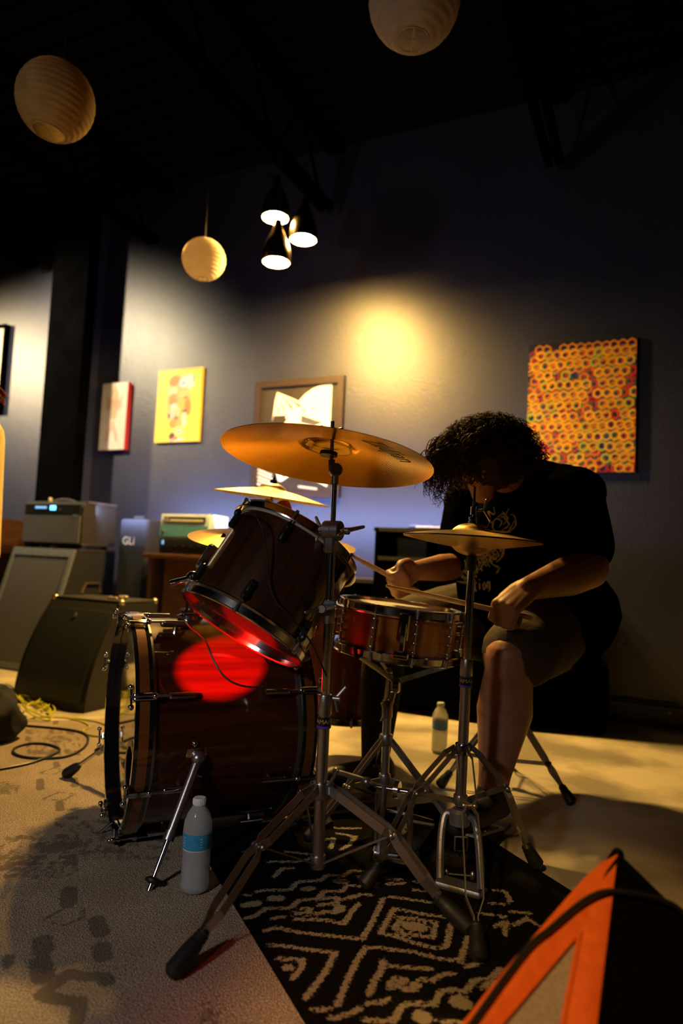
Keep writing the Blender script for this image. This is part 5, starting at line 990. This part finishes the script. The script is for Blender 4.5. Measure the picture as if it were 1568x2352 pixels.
man = thing('drummer', 'drummer in black shirt and brown shorts bent over the drums, holding two sticks', 'person', Vector((sx.x, sx.y, FLOOR))); man.name = 'person'
bo = bm_.build('body', 'skin', man, ang=180)
for s in (-1, 1):
    e = MB().ball(hd_(s * .030, .016, .082), .0115, 14, 10).build('eye', 'white', bo); MB().ball(hd_(s * .030, .016, .0895), .0052, 10, 8).build('iris', 'black_ink', bo)
# shirt
sm = MB()
for a_, b_, r1, r2 in torso: sm.cone(a_, b_, r1 + .008, r2 + .008, 20)
sm.cone(belly + Vector((-.05, -.02, -.02)), belly + Vector((.06, .03, -.06)), .17, .18, 20); sm.cone(chest + Vector((-.04, -.02, -.03)), belly + Vector((-.06, -.04, 0)), .145, .16, 20)
sm.cone(hip_l + Vector((-.01, .02, .03)), belly + Vector((.02, .02, 0)), .152, .17, 20); sm.cone(hip_l + Vector((-.01, .02, .03)), hip_l + Vector((-.02, .03, -.06)), .152, .145, 20); sm.cone(hip_r + Vector((.02, .03, .02)), hip_l + Vector((-.02, .03, .0)), .15, .15, 20)
sm.cone(hip_l + Vector((.01, .01, .02)), hip_l + (knee_l - hip_l) * .30, .160, .150, 20)
sm.cone(up_back, nk + (HC - nk) * .1, .10, .074, 16)
sl_e = sh_l + (el_l - sh_l) * .72; sm.cone(sh_l, sl_e, .088, .086, 18); sr_e = sh_r + (el_r - sh_r) * .78; sm.cone(sh_r, sr_e, .082, .076, 18)
sm.cone(sh_l + Vector((.01, 0, .01)), up_back + Vector((.04, .02, .02)), .085, .12, 18)
shm = remesh(sm, .008, 5, .6)
rn = random.Random(3)
for v in shm.v:
    f_ = noise.noise(v * 9) * .006 + noise.noise(Vector((v.x * 22, v.y * 22, v.z * 9))) * .004; d = (v - (belly + chest) / 2); v += d.normalized() * f_
so = shm.build('shirt', 'shirt', man, ang=180)
# printed flame lettering on the chest, laid on the shirt surface
bvh = BVHTree.FromPolygons([tuple(v) for v in shm.v], shm.f)
def on_shirt(x, y, lift=.0018):
    d = ray(x, y).normalized(); h = bvh.ray_cast(CAM, d)
    return None if h[0] is None else (h[0] + h[1] * lift * (1 if h[1].dot(d) < 0 else -1), h[1] if h[1].dot(d) < 0 else -h[1])
pr = MB()
def stroke(pts, w):
    pts = [Vector((x, y, 0)) for x, y in pts]; pts = smooth_path(pts, 5); L = [on_shirt(p.x, p.y) for p in pts]; L = [q for q in L if q]
    if len(L) < 2: return
    vs = []; n = len(L)
    for i, (p, nn) in enumerate(L):
        tg = (L[min(i + 1, n - 1)][0] - L[max(i - 1, 0)][0]); sd = tg.cross(nn)
        if sd.length < 1e-7: sd = Vector((1, 0, 0))
        sd.normalize(); ww = w * (.25 + .75 * math.sin(math.pi * min(1, (i + .5) / n))); vs += [p + sd * ww, p - sd * ww]
    pr.add(vs, [(2 * i, 2 * i + 1, 2 * i + 3, 2 * i + 2) for i in range(n - 1)])
z1 = lambda *p: [(940 + x / 3.0154, 900 + y / 3.0154) for x, y in p]
for p in ([(540, 940), (560, 880), (545, 830), (590, 850), (585, 800)], [(600, 970), (575, 930), (600, 880), (640, 900), (620, 940)], [(640, 960), (690, 920), (660, 870), (690, 810)], [(690, 975), (735, 920), (725, 860), (700, 850)], [(560, 960), (600, 965), (680, 970), (700, 940), (735, 880)], [(610, 870), (650, 845), (680, 880), (650, 920)], [(520, 930), (545, 960), (590, 975)], [(550, 900), (580, 910), (575, 950)], [(645, 830), (665, 860), (630, 870)]): stroke(z1(*p), .0032)
rp = random.Random(11)
for row in range(8):
    for k in range(13):
        x = 345 + k * 23 + row * 6; y = 1290 - k * 18 + row * 14 - 70
        if y < 1080 or x > 650: continue
        q = [(x + rp.uniform(-14, 14), y + rp.uniform(-18, 18)) for _ in range(4)]; stroke(z1(*q), .0026)
for p in ([(310, 1300), (350, 1270), (400, 1290), (430, 1250)], [(330, 1310), (390, 1320), (420, 1290)], [(350, 1270), (380, 1240), (400, 1260)], [(600, 1080), (650, 1070), (640, 1140), (600, 1180)], [(610, 1120), (560, 1150), (580, 1200)], [(560, 1090), (530, 1140), (500, 1130)], [(480, 1140), (510, 1160), (540, 1130)], [(580, 1200), (620, 1220), (600, 1260)]): stroke(z1(*p), .0040)
for i, ch_ in enumerate('tion'): 
    x = 455 + i * 28; y = 1345 - i * 3
    for p in {'t': ([(x, y - 45), (x + 3, y + 30), (x + 14, y + 28)], [(x - 8, y - 20), (x + 14, y - 24)]), 'i': ([(x + 4, y - 22), (x + 5, y + 28)], [(x + 3, y - 45), (x + 5, y - 38)]), 'o': ([(x + 10, y - 24), (x, y), (x + 6, y + 28), (x + 18, y + 4), (x + 10, y - 24)],), 'n': ([(x, y + 28), (x, y - 20)], [(x, y - 12), (x + 14, y - 22), (x + 18, y + 20), (x + 12, y + 50)])}[ch_]: stroke(z1(*p), .0034)
pr.build('chest_print', 'print', so, flat=True)['kind'] = 'stuff'
# shorts
ss = MB(); ss.cone(hip_l + Vector((0, .02, 0)), hip_r + Vector((0, .02, 0)), .150, .145, 20); ss.cone(pel + Vector((.03, .05, -.03)), pel + Vector((0, 0, .06)), .165, .165, 20)
dkl = (knee_l - hip_l); ss.cone(hip_l, hip_l + dkl * .55, .140, .122, 20); ss.cone(hip_l + dkl * .5, hip_l + dkl * .90, .124, .106, 20); dkr = (knee_r - hip_r); ss.cone(hip_r, hip_r + dkr * .9, .135, .108, 20)
ssm = remesh(ss, .008, 3, .5)
for v in ssm.v: v += (v - pel).normalized() * (noise.noise(Vector((v.x * 16, v.y * 16, v.z * 16))) * .010)
ssm.build('shorts', 'shorts', man, ang=180)
for an, toe, hgt in ((ank_l, tl_, .0), (ank_r, tr_, .0)):
    sh_ = MB(); he = Vector((an.x, an.y, an.z - .045)) + (an - toe).normalized() * .03; he.z = min(an.z - .03, max(toe.z, .04)) ; sh_.cone(he, toe, .044, .036, 16); sh_.cone(he, Vector((an.x, an.y, an.z - .01)), .046, .046, 16); sh_.cone(toe, toe + (toe - he).normalized() * .04, .036, .028, 14); remesh(sh_, .007, 2).build('shoe', 'shoe', man, ang=180)
sk_ = MB(); sk_.cone(knee_r.lerp(ank_r, .28), cr2, .073, .072, 18); sk_.cone(cr2, ank_r, .072, .047, 18); remesh(sk_, .008, 2).build('dark_shin_sleeve', 'denim', man, ang=180)  # added dark sleeve, only there to make the right shin read dark
# curly hair: a cap and many curled locks
hcap = MB(); hcap.ball(hd_(0, .015, -.015), (.112, .112, .118), 24, 16, Rh); hcap.ball(hd_(0, .065, .035), (.085, .050, .080), 18, 12, Rh); hcap.ball(hd_(0, -.02, -.06), (.10, .08, .07), 18, 12, Rh)
hm = remesh(hcap, .010, 1)
for v in hm.v: v += (v - HC).normalized() * (abs(noise.noise(v * 45)) * .022 + noise.noise(v * 16) * .02)
ho = hm.build('hair', 'hair', man, ang=180)
lk = MB(); rh = random.Random(5)
def lock(p, d, L, rad, turns, r0, grav):
    u = d.orthogonal().normalized(); w = d.cross(u); n = max(10, int(turns * 7)); ph = rh.uniform(0, 6.28); pts = []; c = p.copy(); dd = d.copy(); st = L / n
    for i in range(n + 1):
        a = ph + turns * 2 * math.pi * i / n; k = min(1, i / 3.0); pts.append(c + (u * math.cos(a) + w * math.sin(a)) * rad * k); dd = (dd + Vector((0, 0, -1)) * grav * st * 12).normalized(); c = c + dd * st
    lk.tube(pts, [r0 * (1 - .6 * i / n) for i in range(n + 1)], 3)
cnt = 0
while cnt < 1500:
    v = Vector((rh.gauss(0, 1), rh.gauss(0, 1), rh.gauss(0, 1))).normalized()
    if v.dot(FD) > .55 and v.dot(upv) < .30: continue
    if v.dot(upv) < -.45: continue
    p = HC + (fx * v.dot(fx) * .105 + upv * (v.dot(upv) * .108 + .010) + FD * (v.dot(FD) * .115 - .012)); lock(p, v, rh.uniform(.05, .085) * (1 - .62 * max(0, v.z)), rh.uniform(.005, .010), rh.uniform(1.5, 3), .0021, .35); cnt += 1
for k in range(190):                                                        # fringe hanging in front of the face
    a = rh.uniform(-1, 1); p = hd_(a * .09, .085 + rh.uniform(-.03, .03), .07 + rh.uniform(-.02, .03)); lock(p, (FD * .8 + upv * .2 + fx * a * .3).normalized(), rh.uniform(.09, .20), rh.uniform(.006, .011), rh.uniform(3, 6), .0021, 1.6)
for x, y, L in ((1000, 1040, .15), (1008, 1050, .14), (1020, 1060, .16), (1035, 1050, .17), (1050, 1060, .13), (1012, 1030, .10), (1005, 1080, .09), (1065, 1070, .10), (1028, 1075, .12)):
    for _ in range(9): lock(P(x + rh.uniform(-8, 8), y - 25, 2.06), Vector((-.25, -.1, -.9)).normalized(), L * rh.uniform(.8, 1.15), rh.uniform(.005, .009), L * 36, .0019, .8)
lk.build('hair_locks', 'hair', ho, ang=180)['kind'] = 'stuff'
# sticks held in the fists
def stick(lab, g, d, tip, tail):
    d = Vector(d).normalized(); a = g - d * tail; b = g + d * tip; m = MB(); L = tip + tail
    m.lathe([(0, 0), (.005, .002), (.0072, .008), (.0074, L - .09), (.0038, L - .016), (.0052, L - .010), (.0040, L - .002), (0, L)], 16, a, d); return tag(m.build('drumstick', 'stick'), lab, 'drumstick')
tipl = P(885, 1345, 1.93); tl2 = (tipl - gl); stick('wooden drumstick held low in the drummer nearer hand, pointing left', gl, tl2, tl2.length, .07)
tipr = P(782, 1262, 2.10); tr2 = (tipr - gr); stick('wooden drumstick in the drummer farther hand, raised toward the rack tom', gr, tr2, tr2.length, .07)

# ---- bystander at the left edge: mostly outside the view
pb0 = F(-70, 1700, 0); by = pb0.y + .02; bx = P(8, 1150, by).x - .312
t = thing('bystander', 'standing person at the left edge in a cream shirt and baggy black trousers', 'person', Vector((bx, by, FLOOR))); t.name = 'person'
q = lambda x, y, z: Vector((bx + x, by + y, z)); B2 = MB(); c_ = B2.cone
for s in (-1, 1):
    c_(q(s * .09, 0, .92), q(s * .11, -.01, .50), .085, .060, 14); c_(q(s * .11, -.01, .50), q(s * .12, .02, .10), .058, .038, 14); c_(q(s * .12, .02, .05), q(s * .13, -.10, .03), .035, .028, 12)
    c_(q(s * .16, 0, 1.38), q(s * .20, -.02, 1.13), .048, .038, 12); c_(q(s * .20, -.02, 1.13), q(s * .15, -.16, 1.02), .038, .026, 12)
    w_ = q(s * .15, -.16, 1.02); c_(w_, w_ + Vector((-s * .05, -.05, 0)), .026, .030, 10)
    for k in range(4): f0 = w_ + Vector((-s * .06, -.06, .025 - k * .018)); c_(f0, f0 + Vector((-s * .04, .005, -.004)), .0085, .0075, 8); c_(f0 + Vector((-s * .04, .005, -.004)), f0 + Vector((-s * .035, .03, -.006)), .0075, .007, 8)
    c_(w_ + Vector((-s * .03, -.06, .02)), w_ + Vector((-s * .05, -.07, .055)), .010, .008, 8)
c_(q(-.08, 0, .95), q(.08, 0, .95), .12, .12, 16); c_(q(0, 0, 1.0), q(0, .01, 1.30), .13, .15, 16); c_(q(-.14, 0, 1.40), q(.14, 0, 1.40), .065, .065, 14); c_(q(0, 0, 1.40), q(0, -.01, 1.54), .055, .050, 12)
B2.ball(q(0, -.01, 1.63), (.074, .092, .112), 18, 12); c_(q(0, -.095, 1.625), q(0, -.108, 1.60), .010, .012, 8); B2.ball(q(0, -.06, 1.55), (.045, .04, .035)); c_(q(-.018, -.093, 1.575), q(.018, -.093, 1.575), .007, .007, 8)
for s in (-1, 1): B2.ball(q(s * .076, .0, 1.62), (.010, .016, .028))
b2 = remesh(B2, .008, 3).build('body', 'skin', t, ang=180)
for s in (-1, 1): MB().ball(q(s * .030, -.088, 1.64), .011, 10, 8).build('eye', 'white', b2)
edge_x = .16
s2_ = MB(); s2_.cone(q(.19, 0, 1.19), q(.187, 0, .72), .098, .118, 20); s2_.cone(q(-.19, 0, 1.19), q(-.187, 0, .72), .098, .118, 20); s2_.cone(q(-.10, 0, 1.2), q(-.11, 0, .74), .150, .165, 18); s2_.cone(q(.10, 0, 1.2), q(.11, 0, .74), .150, .165, 18); s2_.cone(q(-.1, 0, .74), q(.1, 0, .74), .165, .165, 18); s2_.cone(q(0, 0, .80), q(0, 0, 1.30), .15, .15, 18); s2_.cone(q(-.14, 0, 1.38), q(.14, 0, 1.37), .070, .070, 14)
for s in (-1, 1): s2_.cone(q(s * .15, 0, 1.37), q(s * .19, -.01, 1.20), .068, .085, 14)
shm2 = remesh(s2_, .010, 3); shm2.build('shirt', 'ty_shirt', t, ang=180)
tr = MB()
for s in (-1, 1): tr.cone(q(s * .09, 0, .92), q(s * .12, 0, .45), .12, .115, 16); tr.cone(q(s * .12, 0, .45), q(s * .135, .0, .10), .115, .130, 16)
xr = P(52, 1640, by).x - bx
tr.cone(q(xr - .11, 0, .07), q(xr - .13, 0, .12), .105, .095, 18)
tm = remesh(tr, .012, 2)
for v in tm.v: v.z += 0; v += Vector((noise.noise(v * 14), noise.noise(v * 14 + Vector((9, 0, 0))), 0)) * .034; v.z = max(v.z, .002)
tm.build('trousers', 'denim', t, ang=180)
for s in (-1, 1): MB().ball(q(s * .13, -.06, .035), (.045, .13, .036), 16, 10).build('shoe', 'shoe', t)
hh_ = MB(); hh_.ball(q(0, .02, 1.66), (.092, .105, .110), 18, 12); lk = MB()
hb_ = remesh(hh_, .012, 1).build('hair', 'ty_hair', t, ang=180)
for k in range(160):
    a = rh.uniform(0, 6.28); p = q(.08 * math.cos(a), .02 + .08 * math.sin(a), 1.62)
    if math.sin(a) < -.5: continue
    lock(p, Vector((math.cos(a) * .6, math.sin(a) * .4, -.4)).normalized(), rh.uniform(.18, .30), .004, 1.2, .003, 1.0)
for y in range(10):
    e = P(14 + rh.uniform(-4, 8), 905 + y * 3, by - .02); s0 = P(-60, 850 + y * 6, by); lk.tube(smooth_path([s0, (s0 + e) / 2 + Vector((0, 0, .02)), e], 4), [.003] * 8 + [.001], 4)
lk.build('hair_locks', 'ty_hair', hb_, ang=180)['kind'] = 'stuff'
